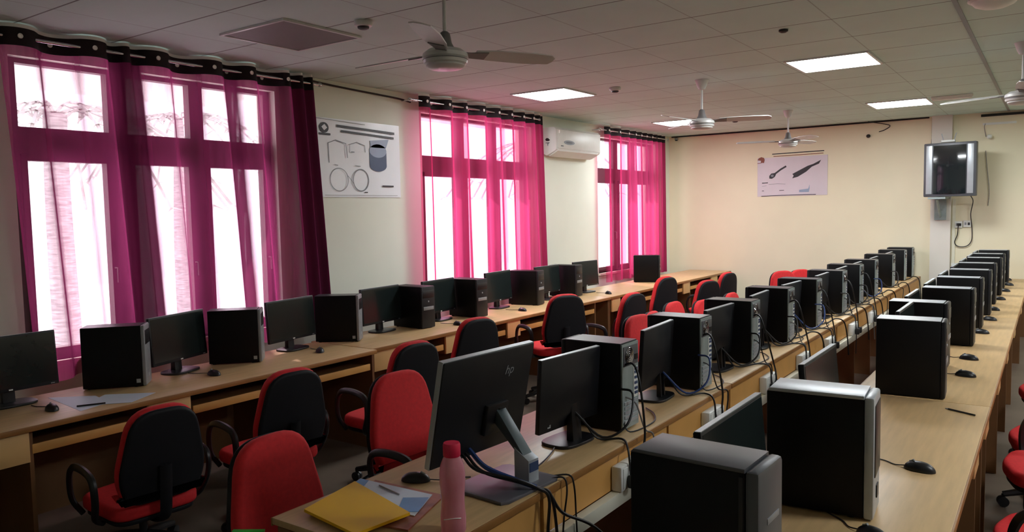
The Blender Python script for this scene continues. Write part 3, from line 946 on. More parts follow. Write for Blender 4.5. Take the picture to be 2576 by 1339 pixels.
def tower_front(r, d, w, h, style):
    x = d / 2 - 0.022
    if style == 'grey':
        f = G().box(x, x + 0.022, -w / 2, w / 2, 0.004, h + 0.002, bev=0.008).build('front_panel', M['grey'], r)
        G().box(x + 0.02, x + 0.024, -w / 2 + 0.014, w / 2 - 0.014, h - 0.115, h - 0.03, bev=0.001).build('drive_bay', M['plastic'], f)
        G().lathe([(0.009, 0), (0.008, 0.004), (0.0001, 0.004)], 14, Matrix.Translation((x + 0.021, 0, h - 0.15)) @ Matrix.Rotation(pi / 2, 4, 'Y')).build('power_button', M['silver'], f)
        G().box(x + 0.02, x + 0.023, -0.02, 0.02, 0.05, 0.07).build('badge', M['silver'], f)
        # small square sticker low on the flank
        G().box(d / 2 - 0.055, d / 2 - 0.032, -w / 2 - 0.001, -w / 2 + 0.001, 0.025, 0.048).build('side_sticker', M['silver'], r, 0)
    elif style == 'silver':
        f = G().box(x, x + 0.03, -w / 2 - 0.004, w / 2 + 0.004, 0.004, h + 0.008, bev=0.008).build('front_panel', M['silver'], r)
        G().box(x + 0.02, x + 0.033, -w / 2 + 0.012, w / 2 - 0.012, h - 0.25, h - 0.02, bev=0.002).build('drive_bay', M['plastic'], f)
        G().prism([(-d / 2, h), (x, h), (x, h + 0.012), (-d / 2 + 0.01, h + 0.012)], -w / 2 - 0.004, w / 2 + 0.004, 'y', bev=0.003).build('top_cover', M['silver'], r)
        G().box(x + 0.02, x + 0.034, -0.02, 0.02, 0.06, 0.10).build('usb_ports', M['plastic'], f)
    elif style == 'slate':
        f = G().box(x, x + 0.034, -w / 2 - 0.004, w / 2 + 0.004, 0.004, h + 0.006, bev=0.010).build('front_panel', M['darkgrey'], r)
        G().box(x - 0.014, x - 0.004, -w / 2 - 0.003, -w / 2 + 0.01, 0.02, h - 0.01).build('groove', M['plastic'], f, 0)
        G().prism([(-d / 2, h), (x, h), (x, h + 0.010), (-d / 2 + 0.01, h + 0.010)], -w / 2 - 0.003, w / 2 + 0.003, 'y', bev=0.003).build('top_cover', M['darkgrey'], r)
        G().box(x + 0.030, x + 0.036, -w / 2 + 0.05, w / 2 - 0.03, h - 0.13, h - 0.115, bev=0.001).build('drive_slot', M['grey'], f)
    else:
        f = G().box(x, x + 0.024, -w / 2, w / 2, 0.004, h + 0.001, bev=0.009).build('front_panel', M['shell'], r)
        G().box(x + 0.021, x + 0.026, -w / 2 + 0.012, w / 2 - 0.012, h - 0.10, h - 0.035, bev=0.001).build('drive_bay', M['plastic'], f)
        G().box(x + 0.021, x + 0.027, -w / 2 + 0.02, w / 2 - 0.02, h * 0.44, h * 0.44 + 0.03, bev=0.001).build('label_plate', M['grey'], f)
        G().lathe([(0.008, 0), (0.007, 0.004), (0.0001, 0.004)], 14, Matrix.Translation((x + 0.023, 0, h - 0.13)) @ Matrix.Rotation(pi / 2, 4, 'Y')).build('power_button', M['silver'], f)

def tower_rear(r, d, w, h):
    x = -d / 2
    b = G().box(x - 0.006, x + 0.004, -w / 2 + 0.002, w / 2 - 0.002, 0.01, h - 0.004).build('rear_panel', M['steel'], r, 0)
    ps = G().box(x - 0.010, x - 0.005, -w / 2 + 0.012, w / 2 - 0.012, h - 0.105, h - 0.015, bev=0.002).build('power_supply', M['darkgrey'], b)
    g = G()
    for k in range(4):
        rr = 0.010 + 0.009 * k
        g.tube([(x - 0.012, 0.02 + rr * cos(t), h - 0.06 + rr * sin(t)) for t in [2 * pi * i / 20 for i in range(20)]], 0.0018, 5, closed=True)
    g.build('fan_grille', M['chrome'], ps)
    G().box(x - 0.013, x - 0.008, -w / 2 + 0.018, -w / 2 + 0.048, h - 0.085, h - 0.06).build('power_inlet', M['cable'], ps)
    io = G().box(x - 0.009, x - 0.005, -w / 2 + 0.015, -w / 2 + 0.055, h - 0.26, h - 0.12).build('port_plate', M['white'], b, 0)
    g = G()
    for z in (0.245, 0.225, 0.20, 0.175, 0.15, 0.135):
        g.box(x - 0.012, x - 0.008, -w / 2 + 0.02, -w / 2 + 0.048, h - z, h - z + 0.012)
    g.build('ports', M['ink_blue'], io, 0)
    for k in range(5):
        G().box(x - 0.010, x - 0.005, -w / 2 + 0.018, w / 2 - 0.02, 0.035 + 0.021 * k, 0.049 + 0.021 * k).build('slot_cover', M['silver'], b, 0)

TG_L = 'black towers along the window row'
TG_M = 'black towers along the middle row'
TG_R = 'black towers along the right hand row'
# window row ------------------------------------------------------------
first = {}
def place_tower(key, lab, loc, rz, d, w, h, style, rear, grp, top=None):
    if key in first:
        return dup(first[key], lab, loc, rz, grp)
    r = thing('computer_tower', lab, 'computer tower', loc, rz, grp)
    tower_case(r, d, w, h, top)
    tower_front(r, d, w, h, style)
    if rear:
        tower_rear(r, d, w, h)
    first[key] = r
    return r

def corner_place(cx, cy, th, d, w):
    """tower centre from the position of its near front corner (front = +x local, right flank = -y)"""
    lx, ly = d / 2, -w / 2
    return (cx - (lx * cos(th) - ly * sin(th)), cy - (lx * sin(th) + ly * cos(th)))

LT = [(-4.404, 2.43, 50), (-4.411, 3.256, 46), (-4.437, 4.187, 36)]
for i, (cx, cy, a) in enumerate(LT):
    x, y = corner_place(cx, cy, R(a), 0.345, 0.155)
    place_tower('Lgrey', ['black tower with grey front and sticker, nearest one on the window row', 'black tower with grey front, second along the window row by the first curtain', 'black tower with grey front, third along the window row below the dark curtain edge'][i],
                (x, y, ZD), R(a), 0.345, 0.155, 0.365, 'grey', False, TG_L, 'case_top')
LT2 = [(-4.45, 4.99, -2, 'fourth'), (-4.45, 5.76, -2, 'fifth'), (-4.47, 6.79, 8, 'sixth'), (-4.50, 7.66, 4, 'seventh')]
for cx, cy, a, od in LT2:
    x, y = cx - 0.14, cy
    place_tower('Lblack', 'all black tower with a grey label plate, %s along the window row' % od, (x, y, ZD), R(a), 0.35, 0.165, 0.365, 'black', False, TG_L)
place_tower('Lblack', 'lone black tower at the far end of the window row under the last curtain', (-4.53, 9.62, ZD), R(22), 0.35, 0.165, 0.365, 'black', False, TG_L)

# middle row: rear panels look toward +x --------------------------------
MT = [3.03, 3.95, 4.80, 5.66, 6.46, 7.38, 8.20, 8.96, 10.02, 11.0, 11.62]
for i, y in enumerate(MT):
    lab = 'black tower showing its steel rear panel, %s along the middle row' % ORD[i]
    if i == 0:
        lab = 'black tower with steel rear panel beside the monitor behind the pink bottle'
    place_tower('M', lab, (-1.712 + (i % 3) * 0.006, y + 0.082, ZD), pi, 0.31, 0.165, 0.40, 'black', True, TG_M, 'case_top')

# right row: fronts look toward +x ---------------------------------------
place_tower('Rslate', 'slate grey topped tower cut off by the bottom edge at lower right', (-0.69, 1.775, ZD), R(-2), 0.315, 0.16, 0.395, 'slate', False, TG_R)
place_tower('Rsilver', 'big black tower with silver top and front trim on the right hand row', (-0.612, 2.635, ZD), R(4), 0.32, 0.16, 0.388, 'silver', False, TG_R)
RT = [4.37, 5.19, 6.12, 7.03, 7.88, 8.76, 9.62, 10.38, 11.2]
for i, y in enumerate(RT):
    place_tower('R', 'plain black tower with pale lit lid, %s past the big silver trimmed tower' % ORD[i], (-0.59 - 0.008 * (i % 2) - 0.06 * (i in (1,)), y + 0.085, ZD), R(3 if i == 0 else 0), 0.32, 0.165, 0.40, 'black', False, TG_R, 'silver')  # silver lid paints the light falling on a black top

# monitors ------------------------------------------------------------
def make_monitor(lab, loc, rz, grp, w=0.48, h=0.295, zb=0.075, tilt=4, logo=None, cut=False):
    """screen looks along +x; origin on the desk under the stand"""
    r = thing('monitor', lab, 'monitor', loc, rz, grp)
    g = G()
    n = 24
    poly = []
    for k in range(n):
        t = 2 * pi * k / n
        ex = abs(cos(t)) ** 0.6 * (1 if cos(t) >= 0 else -1)
        ey = abs(sin(t)) ** 0.6 * (1 if sin(t) >= 0 else -1)
        poly.append((0.085 * ex, 0.125 * ey))
    g.prism(poly, 0, 0.014, 'z', bev=0.004)
    g.build('base', M['plastic'], r)
    if cut:
        nk = G()
        for y in (-0.03, 0.018):
            nk.prism([(-0.045, 0.012), (-0.02, 0.012), (-0.02, zb + 0.14), (-0.035, zb + 0.14)], y, y + 0.013, 'y')
        nk.box(-0.038, -0.02, -0.017, 0.018, zb + 0.07, zb + 0.14)
        nk.build('neck', M['plastic'], r, 0)
    else:
        G().prism([(-0.05, 0.012), (-0.012, 0.012), (-0.02, zb + 0.12), (-0.04, zb + 0.12)], -0.032, 0.032, 'y', bev=0.003).build('neck', M['plastic'], r)
    T = Matrix.Translation((0, 0, zb)) @ Matrix.Rotation(R(-tilt), 4, 'Y')
    sh = G()
    sh.box(-0.008, 0.016, -w / 2, w / 2, 0, h, T, bev=0.005)
    # the bulge of the back shell, tapering away from the screen
    a, b = w / 2 - 0.03, w / 2 - 0.12
    vs = [(-0.008, -a, 0.03), (-0.008, a, 0.03), (-0.008, a, h - 0.03), (-0.008, -a, h - 0.03),
          (-0.034, -b, 0.07), (-0.034, b, 0.07), (-0.034, b, h - 0.09), (-0.034, -b, h - 0.09)]
    sh._add(vs, [(4, 5, 6, 7), (0, 1, 5, 4), (1, 2, 6, 5), (2, 3, 7, 6), (3, 0, 4, 7)], T)
    s = sh.build('shell', M['shell'], r)
    G().box(-0.004, 0.015, -w / 2 + 0.003, w / 2 - 0.003, h - 0.0005, h + 0.0015, T).build('top_glint', M['silver'], s, 0)  # pale strip paints the lights reflected along the bezel top
    G().box(0.0155, 0.0172, -w / 2 + 0.010, w / 2 - 0.010, 0.020, h - 0.010, T).build('screen', M['screen'], s, 0)
    G().box(0.016, 0.0185, -0.010, 0.010, 0.006, 0.013, T).build('power_light', M['led'], s, 0)
    G().box(0.016, 0.018, w / 2 - 0.045, w / 2 - 0.025, 0.006, 0.011, T).build('menu_buttons', M['grey'], s, 0)
    if logo:
        g = G()
        if logo == 'L':
            g.box(-0.0095, -0.0078, w / 2 - 0.075, w / 2 - 0.069, 0.018, 0.045, T)
            g.box(-0.0095, -0.0078, w / 2 - 0.069, w / 2 - 0.055, 0.018, 0.024, T)
        else:
            g.box(-0.0095, -0.0078, -w / 2 + 0.05, -w / 2 + 0.062, 0.09, 0.105, T)
            g.box(-0.0095, -0.0078, -w / 2 + 0.05, -w / 2 + 0.062, 0.075, 0.085, T)
        g.build('logo', M['silver'], s, 0)
    return r

MG_L = 'monitors along the window row'
MG_M = 'monitors along the middle row, backs to the camera'
MG_R = 'monitors along the right hand row'
lm = [(-4.62, 1.78, 0), (-4.63, 2.785, 18), (-4.64, 3.70, 9), (-4.66, 4.66, 5), (-4.66, 5.42, 5), (-4.69, 6.40, 5), (-4.64, 7.27, 0), (-4.62, 8.10, -6)]
mon = None
for i, (x, y, a) in enumerate(lm):
    lab = 'dark screened monitor facing the aisle, %s along the window row' % ORD[i]
    if i == 0:
        lab = 'dark screened monitor cut off by the left edge of the picture'
    if mon is None:
        mon = make_monitor(lab, (x, y, ZD), R(a), MG_L, 0.50, 0.305)
    else:
        dup(mon, lab, (x, y, ZD), R(a), MG_L)
# middle row, screens look toward -x
mm1 = make_monitor('black monitor with a small letter mark on its back, beside the first middle tower', (-1.695, 2.80, ZD), R(180 - 5), MG_M, 0.43, 0.315, logo='L')
mm2 = make_monitor('black monitor on a slotted stand, second small monitor of the middle row', (-1.70, 3.70, ZD), R(180 + 4), MG_M, 0.44, 0.315, cut=True, logo='dots')
mms = [(-1.68, 4.56, -2, 'third'), (-1.70, 5.41, 2, 'fourth'), (-1.70, 6.23, -3, 'fifth'), (-1.68, 7.13, 0, 'sixth'), (-1.69, 7.95, 0, 'seventh'), (-1.69, 8.66, 0, 'eighth'), (-1.69, 9.6, 0, 'ninth'), (-1.69, 10.6, 0, 'tenth')]
for x, y, a, od in mms:
    dup(mm2, 'black monitor seen from behind between towers, %s small monitor of the middle row' % od, (x, y, ZD), R(180 + a), MG_M)
# right row
rm = [2.17, 3.20, 4.92, 5.72, 6.62, 7.50, 8.42, 9.25, 10.08, 10.85]
rmo = None
for i, y in enumerate(rm):
    lab = 'dark monitor edge on between towers, %s along the right hand row' % ORD[i]
    if i == 0:
        lab = 'tilted dark monitor between the slate and the silver trimmed towers'
    if i == 1:
        lab = 'glossy monitor with brown reflections just past the silver trimmed tower'
    x = -0.735 if i != 2 else -0.665
    if rmo is None:
        rmo = make_monitor(lab, (x, y, ZD), R(0), MG_R, 0.52, 0.33, tilt=5)
    else:
        dup(rmo, lab, (x, y, ZD), R(0), MG_R)

# the big monitor at the near end of the middle row ---------------------
bmn = thing('monitor', 'large monitor with silver bezel and slanted arm behind the pink bottle', 'monitor', (-1.60, 2.22, ZD), R(180 - 4))
W2, H2 = 0.50, 0.394
T = Matrix.Translation((0.146, 0.015, 0.105)) @ Matrix.Rotation(R(-12), 4, 'Y')
sh = G().box(-0.012, 0.014, -W2 / 2, W2 / 2, 0, H2, T, bev=0.004)
s = sh.build('shell', M['shell'], bmn)
bz = G()
for q in ((-W2 / 2 - 0.002, W2 / 2 + 0.002, H2 - 0.004, H2 + 0.003), (-W2 / 2 - 0.002, W2 / 2 + 0.002, -0.003, 0.004)):
    bz.box(-0.006, 0.0155, q[0], q[1], q[2], q[3], T)
for q in ((-W2 / 2 - 0.003, -W2 / 2 + 0.004), (W2 / 2 - 0.004, W2 / 2 + 0.003)):
    bz.box(-0.006, 0.0155, q[0], q[1], 0.004, H2 - 0.004, T)
bz.build('bezel', M['silver'], s, 0)
G().box(0.0135, 0.0165, -W2 / 2 + 0.012, W2 / 2 - 0.012, 0.012, H2 - 0.012, T).build('screen', M['screen'], s, 0)
# letters hp on the back
cu = bpy.data.curves.new('logo_text', 'FONT')
cu.body = 'hp'
cu.size = 0.05
cu.extrude = 0.0005
cu.shear = 0.25
cu.align_x = 'CENTER'
to = bpy.data.objects.new('logo_text', cu)
COL.objects.link(to)
me = bpy.data.meshes.new_from_object(to)
bpy.data.objects.remove(to)
me.materials.append(M['grey'])
lo = bpy.data.objects.new('logo', me)
COL.objects.link(lo)
lo.parent = s
lo.matrix_local = T @ Matrix.Translation((-0.0128, -0.115, H2 - 0.10)) @ Matrix(((0, 0, -1, 0), (-1, 0, 0, 0), (0, 1, 0, 0), (0, 0, 0, 1)))
# base plate, foot block and slanted arm
G().prism([(-0.10, -0.165), (0.13, -0.165), (0.15, -0.14), (0.15, 0.14), (0.13, 0.165), (-0.10, 0.165), (-0.115, 0.14), (-0.115, -0.14)], 0, 0.012, 'z', bev=0.003).build('base_plate', M['plate'], bmn)
ft = G().prism([(-0.068, 0.012), (0.0, 0.012), (0.0, 0.135), (-0.068, 0.095)], -0.092, -0.032, 'y', bev=0.003).build('foot_block', M['silver'], bmn)
G().box(-0.0700, -0.0675, -0.088, -0.036, 0.052, 0.086).build('foot_slot', M['ink_blue'], ft, 0)
ar = G().prism([(-0.045, 0.106), (-0.002, 0.12), (0.112, 0.225), (0.100, 0.268), (0.082, 0.262)], -0.088, -0.036, 'y', bev=0.003).build('slanted_arm', M['neck'], bmn)
G().box(0.075, 0.088, -0.078, -0.046, 0.262, 0.266).build('arm_slot', M['plastic'], ar, 0)
G().box(-0.03, -0.011, -0.12, 0.0, 0.07, 0.19, T, bev=0.004).build('arm_mount', M['plastic'], bmn)

# mice ------------------------------------------------------------
def make_mouse(lab, loc, rz, grp, cord):
    r = thing('computer_mouse', lab, 'mouse', loc, rz, grp)
    b = G()
    b.ell((0, 0, 0.002), (0.056, 0.031, 0.034), 24, 14, zmin=0.0)
    b.build('body', M['plastic'], r)
    G().tube([(0.020, 0, 0.026 + 0.0105 * 1), (0.030, 0, 0.030), (0.036, 0, 0.0285)], 0.004, 8).build('wheel', M['grey'], r)
    G().tube(smooth_path(cord), 0.0022, 6).build('cord', M['cable'], r)
    return r
cordL = [(0.054, 0, 0.008), (0.10, 0.01, 0.004), (0.15, 0.04, 0.003), (0.20, 0.05, 0.003)]
GM = 'black computer mice on the desks'
m0 = make_mouse('black mouse on the nearest window-side desk left of the papers', (-4.30, 1.85, ZD), R(170), GM, cordL)
for x, y, lab in ((-4.33, 2.83, 'dark red tinged mouse in front of the second window-row monitor'), (-4.36, 3.72, 'black mouse in front of the third window-row monitor'),
                  (-4.31, 5.25, 'black mouse on the window row behind a black chair back'), (-4.33, 6.30, 'black mouse in front of the sixth window-row monitor'),
                  (-4.29, 8.05, 'black mouse on the bare pale stretch of the window row')):
    dup(m0, lab, (x, y, ZD), R(165 + 20 * sin(y * 3)), GM)
dup(m0, 'glossy black mouse between the yellow folder and the pink bottle', (-1.925, 2.075, ZD), R(28), GM)
mr = make_mouse('black corded mouse right of the silver trimmed tower', (-0.385, 3.17, ZD), R(168), GM, [(0.054, 0, 0.008), (0.09, 0.0, 0.003), (0.13, -0.02, 0.003), (0.19, -0.03, 0.003), (0.24, -0.04, 0.003)])
dup(mr, 'black mouse cut off by the bottom edge of the picture', (-0.417, 2.44, ZD), R(150), GM)
for i, (x, y) in enumerate(((-0.389, 5.06), (-0.416, 5.62), (-0.425, 6.79), (-0.416, 7.58), (-0.427, 8.30), (-0.424, 9.22), (-0.418, 10.1), (-0.41, 10.85), (-0.46, 11.55))):
    dup(mr, 'black mouse on the right hand row, %s past the desk joint' % ORD[i], (x, y, ZD), R(165 + 15 * sin(y * 5)), GM)

# ------------------------------------------------------------------ chairs
def rounded(poly, r, n=5):
    out = []
    N = len(poly)
    for i in range(N):
        p0, p1, p2 = Vector(poly[i - 1]), Vector(poly[i]), Vector(poly[(i + 1) % N])
        a = (p0 - p1).normalized()
        b = (p2 - p1).normalized()
        rr = r[i] if isinstance(r, (list, tuple)) else r
        s, e = p1 + a * rr, p1 + b * rr
        for k in range(n + 1):
            t = k / n
            q = s * (1 - t) ** 2 + p1 * 2 * t * (1 - t) + e * t * t
            out.append((q.x, q.y))
    return out

def cushion(poly, t0, t1, axis, bev, mtx=None, curve=0.0):
    return G().prism(poly, t0, t1, axis, mtx, bev=bev, seg=3)

BACK = rounded([(-0.155, 0.475), (0.155, 0.475), (0.225, 0.12), (0.165, -0.0), (-0.165, -0.0), (-0.225, 0.12)], [0.12, 0.12, 0.10, 0.07, 0.07, 0.10], 6)
SEAT = rounded([(-0.22, -0.21), (0.20, -0.24), (0.25, 0.0), (0.20, 0.24), (-0.22, 0.21)], [0.09, 0.10, 0.06, 0.10, 0.09], 5)

def make_chair(lab, loc, rz, grp, dz=0.0):
    """seat faces +x"""
    r = thing('office_chair', lab, 'chair', loc, rz, grp)
    zs = 0.46 + dz
    G().prism(SEAT, zs - 0.045, zs + 0.025, 'z', bev=0.025, seg=3).build('seat', M['red'], r)
    G().prism([(x * 0.93, y * 0.93) for x, y in SEAT], zs - 0.07, zs - 0.045, 'z', bev=0.008).build('seat_shell', M['chairback'], r)
    T = Matrix.Translation((-0.235, 0, zs + 0.035)) @ Matrix.Rotation(R(-8), 4, 'Y')
    G().prism(BACK, 0.0, 0.055, 'x', T, bev=0.022, seg=3).build('backrest', M['red'], r)
    G().prism([(y * 0.985, z * 0.985 + 0.003) for y, z in BACK], -0.026, 0.004, 'x', T, bev=0.018, seg=3).build('back_shell', M['chairback'], r)
    st = smooth_path([(0.0, 0, zs - 0.085), (-0.17, 0, zs - 0.085), (-0.26, 0, zs - 0.05), (-0.285, 0, zs + 0.05), (-0.30, 0, zs + 0.22)])
    G().tube(st, 0.030, 8, flat=0.35).build('back_bracket', M['chairback'], r)
    for s in (-1, 1):
        p = smooth_path([(0.13, s * 0.235, zs - 0.058), (0.15, s * 0.275, zs + 0.02), (0.145, s * 0.285, zs + 0.13), (0.09, s * 0.285, zs + 0.20), (-0.05, s * 0.285, zs + 0.21), (-0.15, s * 0.285, zs + 0.18), (-0.16, s * 0.28, zs + 0.08), (-0.11, s * 0.265, zs - 0.02), (-0.08, s * 0.225, zs - 0.058)])
        G().tube(p, 0.019, 8, flat=0.75).build('armrest', M['plastic'], r)
    G().lathe([(0.03, 0.10), (0.03, zs - 0.20), (0.02, zs - 0.20), (0.02, zs - 0.07)], 14).build('gas_column', M['plastic'], r)
    G().box(-0.09, 0.09, -0.08, 0.08, zs - 0.10, zs - 0.068, bev=0.008).build('tilt_plate', M['plastic'], r)
    for k in range(5):
        a = 2 * pi * k / 5 + 0.3
        lg = G().tube([(0.02 * cos(a), 0.02 * sin(a), 0.125), (0.16 * cos(a), 0.16 * sin(a), 0.10), (0.27 * cos(a), 0.27 * sin(a), 0.072)], 0.026, 8, r2=0.017).build('base_leg', M['plastic'], r)
        Tc = Matrix.Translation((0.27 * cos(a), 0.27 * sin(a), 0.030)) @ Matrix.Rotation(a, 4, 'Z') @ Matrix.Rotation(pi / 2, 4, 'X')
        c = G().lathe([(0.010, -0.022), (0.029, -0.020), (0.029, -0.004), (0.020, -0.002), (0.020, 0.002), (0.029, 0.004), (0.029, 0.020), (0.010, 0.022)], 14, Tc)
        c.lathe([(0.008, 0.03), (0.008, 0.075)], 8, Matrix.Translation((0.27 * cos(a), 0.27 * sin(a), 0)))
        c.build('caster', M['plastic'], lg)
    return r

GC_L = 'chairs drawn up to the window row'
GC_M = 'chairs drawn up to the middle row'
GC_R = 'chairs drawn up to the right hand row'
def back_at(bx, by, a):
    """chair root from the position of its backrest top"""
    return (bx - (-0.30) * cos(a), by - (-0.30) * sin(a), 0)
CL = [(-3.50, 2.005, 174, -2, 'black backed chair at lower left with its red seat showing'),
      (-3.36, 2.68, 172, -1, 'black backed chair between the two big red chair backs'),
      (-3.15, 3.44, 172, 0, 'black backed chair half behind the second big red chair back'),
      (-3.456, 4.46, 165, 0, 'black backed chair drawn up below the fourth tower of the window row'),
      (-3.47, 5.74, 150, 1, 'tall black backed chair with bright red seat, left of the first middle tower'),
      (-3.17, 6.48, 172, 0, 'red rimmed chair back behind the small red chair of the middle row'),
      (-3.386, 7.71, 168, 1, 'upright black chair back with red front below the lone far tower'),
      (-3.216, 8.50, 160, -1, 'low chair back with orange red rim past the lone far tower'),
      (-3.38, 9.63, 168, -1, 'last chair of the window row by the far desk end')]
protos = {}
DZ = {0: 0.0, 1: 0.045, -1: -0.055, -2: -0.125}
def put_chair(bx, by, a, kind, lab, grp):
    loc = back_at(bx, by, R(a))
    if kind in protos:
        return dup(protos[kind], lab, loc, R(a), grp)
    protos[kind] = make_chair(lab, loc, R(a), grp, DZ[kind])
for bx, by, a, kind, lab in CL:
    put_chair(bx, by, a, kind, lab, GC_L)
for bx, by, a, kind, lab in (
        (-2.47, 1.82, 2, -1, 'big red chair back at bottom centre left of the yellow folder'),
        (-2.67, 2.74, -4, 0, 'second big red chair back, left of the large monitor'),
        (-2.52, 5.14, -8, 0, 'small red chair back with arms, left of the second middle monitor'),
        (-2.68, 5.72, 10, -1, 'red chair back just peeping out behind the small red chair'),
        (-2.79, 6.41, 0, -1, 'rounded red chair back above the second middle tower'),
        (-2.83, 7.21, -5, -2, 'red chair back at the left end of the third middle tower'),
        (-2.80, 7.95, 0, -2, 'red chair back low beside the far end of the window desks'),
        (-2.68, 9.45, -35, 0, 'left one of two red chair backs forming a heart shape behind the middle towers'),
        (-2.72, 10.42, -35, -1, 'right one of two red chair backs forming a heart shape behind the middle towers')):
    put_chair(bx, by, a, kind, lab, GC_M)
ch0, low = protos[0], protos[-1]
for i, (x, y, a) in enumerate(((0.075, 3.62, 176), (0.07, 4.42, 184), (0.065, 5.20, 178), (0.08, 6.25, 180))):
    dup(ch0 if i % 2 else low, 'chair at the right edge tucked under the right hand desk, %s from the camera' % ORD[i], (x, y, 0), R(a), GC_R)

# ------------------------------------------------------------------ small things on the desks
b = thing('water_bottle', 'pink translucent water bottle with red cap in the foreground', 'bottle', (-1.515, 1.80, ZD))
G().lathe([(0.0001, 0.002), (0.036, 0.0), (0.040, 0.008), (0.0405, 0.05), (0.038, 0.075), (0.0365, 0.10), (0.038, 0.13), (0.0405, 0.16), (0.0405, 0.19), (0.037, 0.215), (0.029, 0.235), (0.024, 0.245), (0.024, 0.25)], 32).build('body', M['bottle'], b)
G().lathe([(0.026, 0.243), (0.0275, 0.246), (0.0275, 0.278), (0.025, 0.285), (0.0001, 0.286)], 28).build('cap', M['cap'], b)
G().tube([(0.0412 * cos(t), 0.0412 * sin(t), 0.052 - 0.006 * sin(2 * t)) for t in [R(-95 + 80 * k / 10) for k in range(11)]], 0.0014, 6).build('label_line', M['led'], b)

def sheet_obj(name, lab, cat, corners, t, m, grp=None, sag=0.0):
    """a flat pack of paper with the given corner points (bottom side)"""
    g = G()
    N = 6
    A, B, C, D_ = [Vector(c) for c in corners]
    def P(u, v, dz):
        p = (A * (1 - u) + B * u) * (1 - v) + (D_ * (1 - u) + C * u) * v
        return (p.x, p.y, p.z + dz + sag * sin(pi * u) * 0.0 + sag * (u - 0.5) ** 2)
    verts = [P(i / N, j / N, 0) for i in range(N + 1) for j in range(N + 1)] + [P(i / N, j / N, t) for i in range(N + 1) for j in range(N + 1)]
    K = (N + 1) ** 2
    f = []
    for i in range(N):
        for j in range(N):
            a = i * (N + 1) + j
            f.append((a, a + 1, a + N + 2, a + N + 1))
            f.append((K + a, K + a + N + 1, K + a + N + 2, K + a + 1))
    for i in range(N):
        for a, b_ in (((i) * (N + 1), (i + 1) * (N + 1)), (i * (N + 1) + N, (i + 1) * (N + 1) + N), (i, i + 1), (N * (N + 1) + i, N * (N + 1) + i + 1)):
            f.append((a, b_, K + b_, K + a))
    g._add(verts, f)
    o = g.build(name, m, None, 30)
    return tag(o, lab, cat, grp)
sheet_obj('magazine', 'colourful magazine edge sticking out under the blue sheet', 'magazine', [(-2.05, 1.99, ZD + 0.0005), (-1.73, 2.01, ZD + 0.0005), (-1.635, 1.72, ZD + 0.0005), (-1.95, 1.66, ZD + 0.0005)], 0.006, M['brown_sheet'])
sheet_obj('printed_sheet', 'white and blue printed sheet between the folder and the mouse', 'paper', [(-2.105, 1.965, ZD + 0.0075), (-1.765, 1.985, ZD + 0.0075), (-1.69, 1.81, ZD + 0.0075), (-2.04, 1.78, ZD + 0.0075)], 0.002, M['sheet'])
p = sheet_obj('leaflet', 'small blue leaflet corner on the printed sheet beside the pink bottle', 'paper', [(-1.83, 1.905, ZD + 0.0102), (-1.755, 1.955, ZD + 0.0102), (-1.70, 1.84, ZD + 0.0102), (-1.76, 1.80, ZD + 0.0102)], 0.001, M['sky_sheet'])
p = sheet_obj('leaflet', 'blue leaflet corner above the top edge of the yellow folder', 'paper', [(-2.10, 1.96, ZD + 0.0102), (-2.06, 1.965, ZD + 0.0102), (-2.03, 1.91, ZD + 0.0102), (-2.075, 1.90, ZD + 0.0102)], 0.001, M['sky_sheet'])
sheet_obj('folder', 'thick yellow folder at the near end of the middle desk', 'folder', [(-2.075, 1.91, ZD + 0.0118), (-1.70, 1.80, ZD + 0.0118), (-1.73, 1.585, ZD + 0.0118), (-2.02, 1.63, ZD + 0.0118)], 0.010, M['yellow'])
p = G().tube([(-1.985, 1.945, ZD + 0.0125), (-1.86, 1.918, ZD + 0.0125)], 0.0025, 8)
tag(p.build('ink_pen', M['grey']), 'thin grey pen lying on the printed sheet above the folder', 'pen')
p = thing('ink_pen', 'black pen lying on the right hand desk near the joint', 'pen', (-0.335, 4.17, ZD))
G().tube([(-0.055, 0.02, 0.0045), (0.06, -0.045, 0.0045)], 0.0042, 8).build('barrel', M['cable'], p)
G().tube([(-0.07, 0.0285, 0.0045), (-0.055, 0.02, 0.0045)], 0.0015, 6, r2=0.004).build('tip', M['grey'], p)
sheet_obj('paper_sheet', 'pale sheet of paper lying loose below the nearest window-row tower', 'paper', [(-4.40, 2.18, ZD + 0.001), (-4.19, 2.36, ZD + 0.001), (-4.085, 2.16, ZD + 0.001), (-4.25, 1.98, ZD + 0.001)], 0.0015, M['sheet'])
sheet_obj('paper_sheet', 'second pale sheet under the first, hanging toward the desk edge', 'paper', [(-4.62, 1.97, ZD + 0.0002), (-4.43, 2.14, ZD + 0.0002), (-4.20, 2.10, ZD + 0.0002), (-4.14, 1.92, ZD + 0.0002)], 0.0007, M['sheet'])
p = G().tube([(-4.245, 1.95, ZD + 0.006), (-4.18, 2.07, ZD + 0.006)], 0.0045, 8)
tag(p.build('ink_pen', M['cable']), 'dark pencil at the edge of the pale papers on the window side', 'pen')
gp = thing('snack_packet', 'bright green packet just showing at the bottom edge below the red chair', 'packet', (-2.295, 1.606, 0.431), R(-57))
G().prism([(-0.055, 0), (0.055, 0), (0.05, 0.03), (0.05, 0.185), (0.057, 0.214), (-0.057, 0.214), (-0.05, 0.185), (-0.05, 0.03)], -0.018, 0.018, 'x', bev=0.010).build('pouch', M['green'], gp)
G().box(-0.0195, -0.0185, -0.03, 0.03, 0.17, 0.185).build('print', M['ink'], gp, 0)

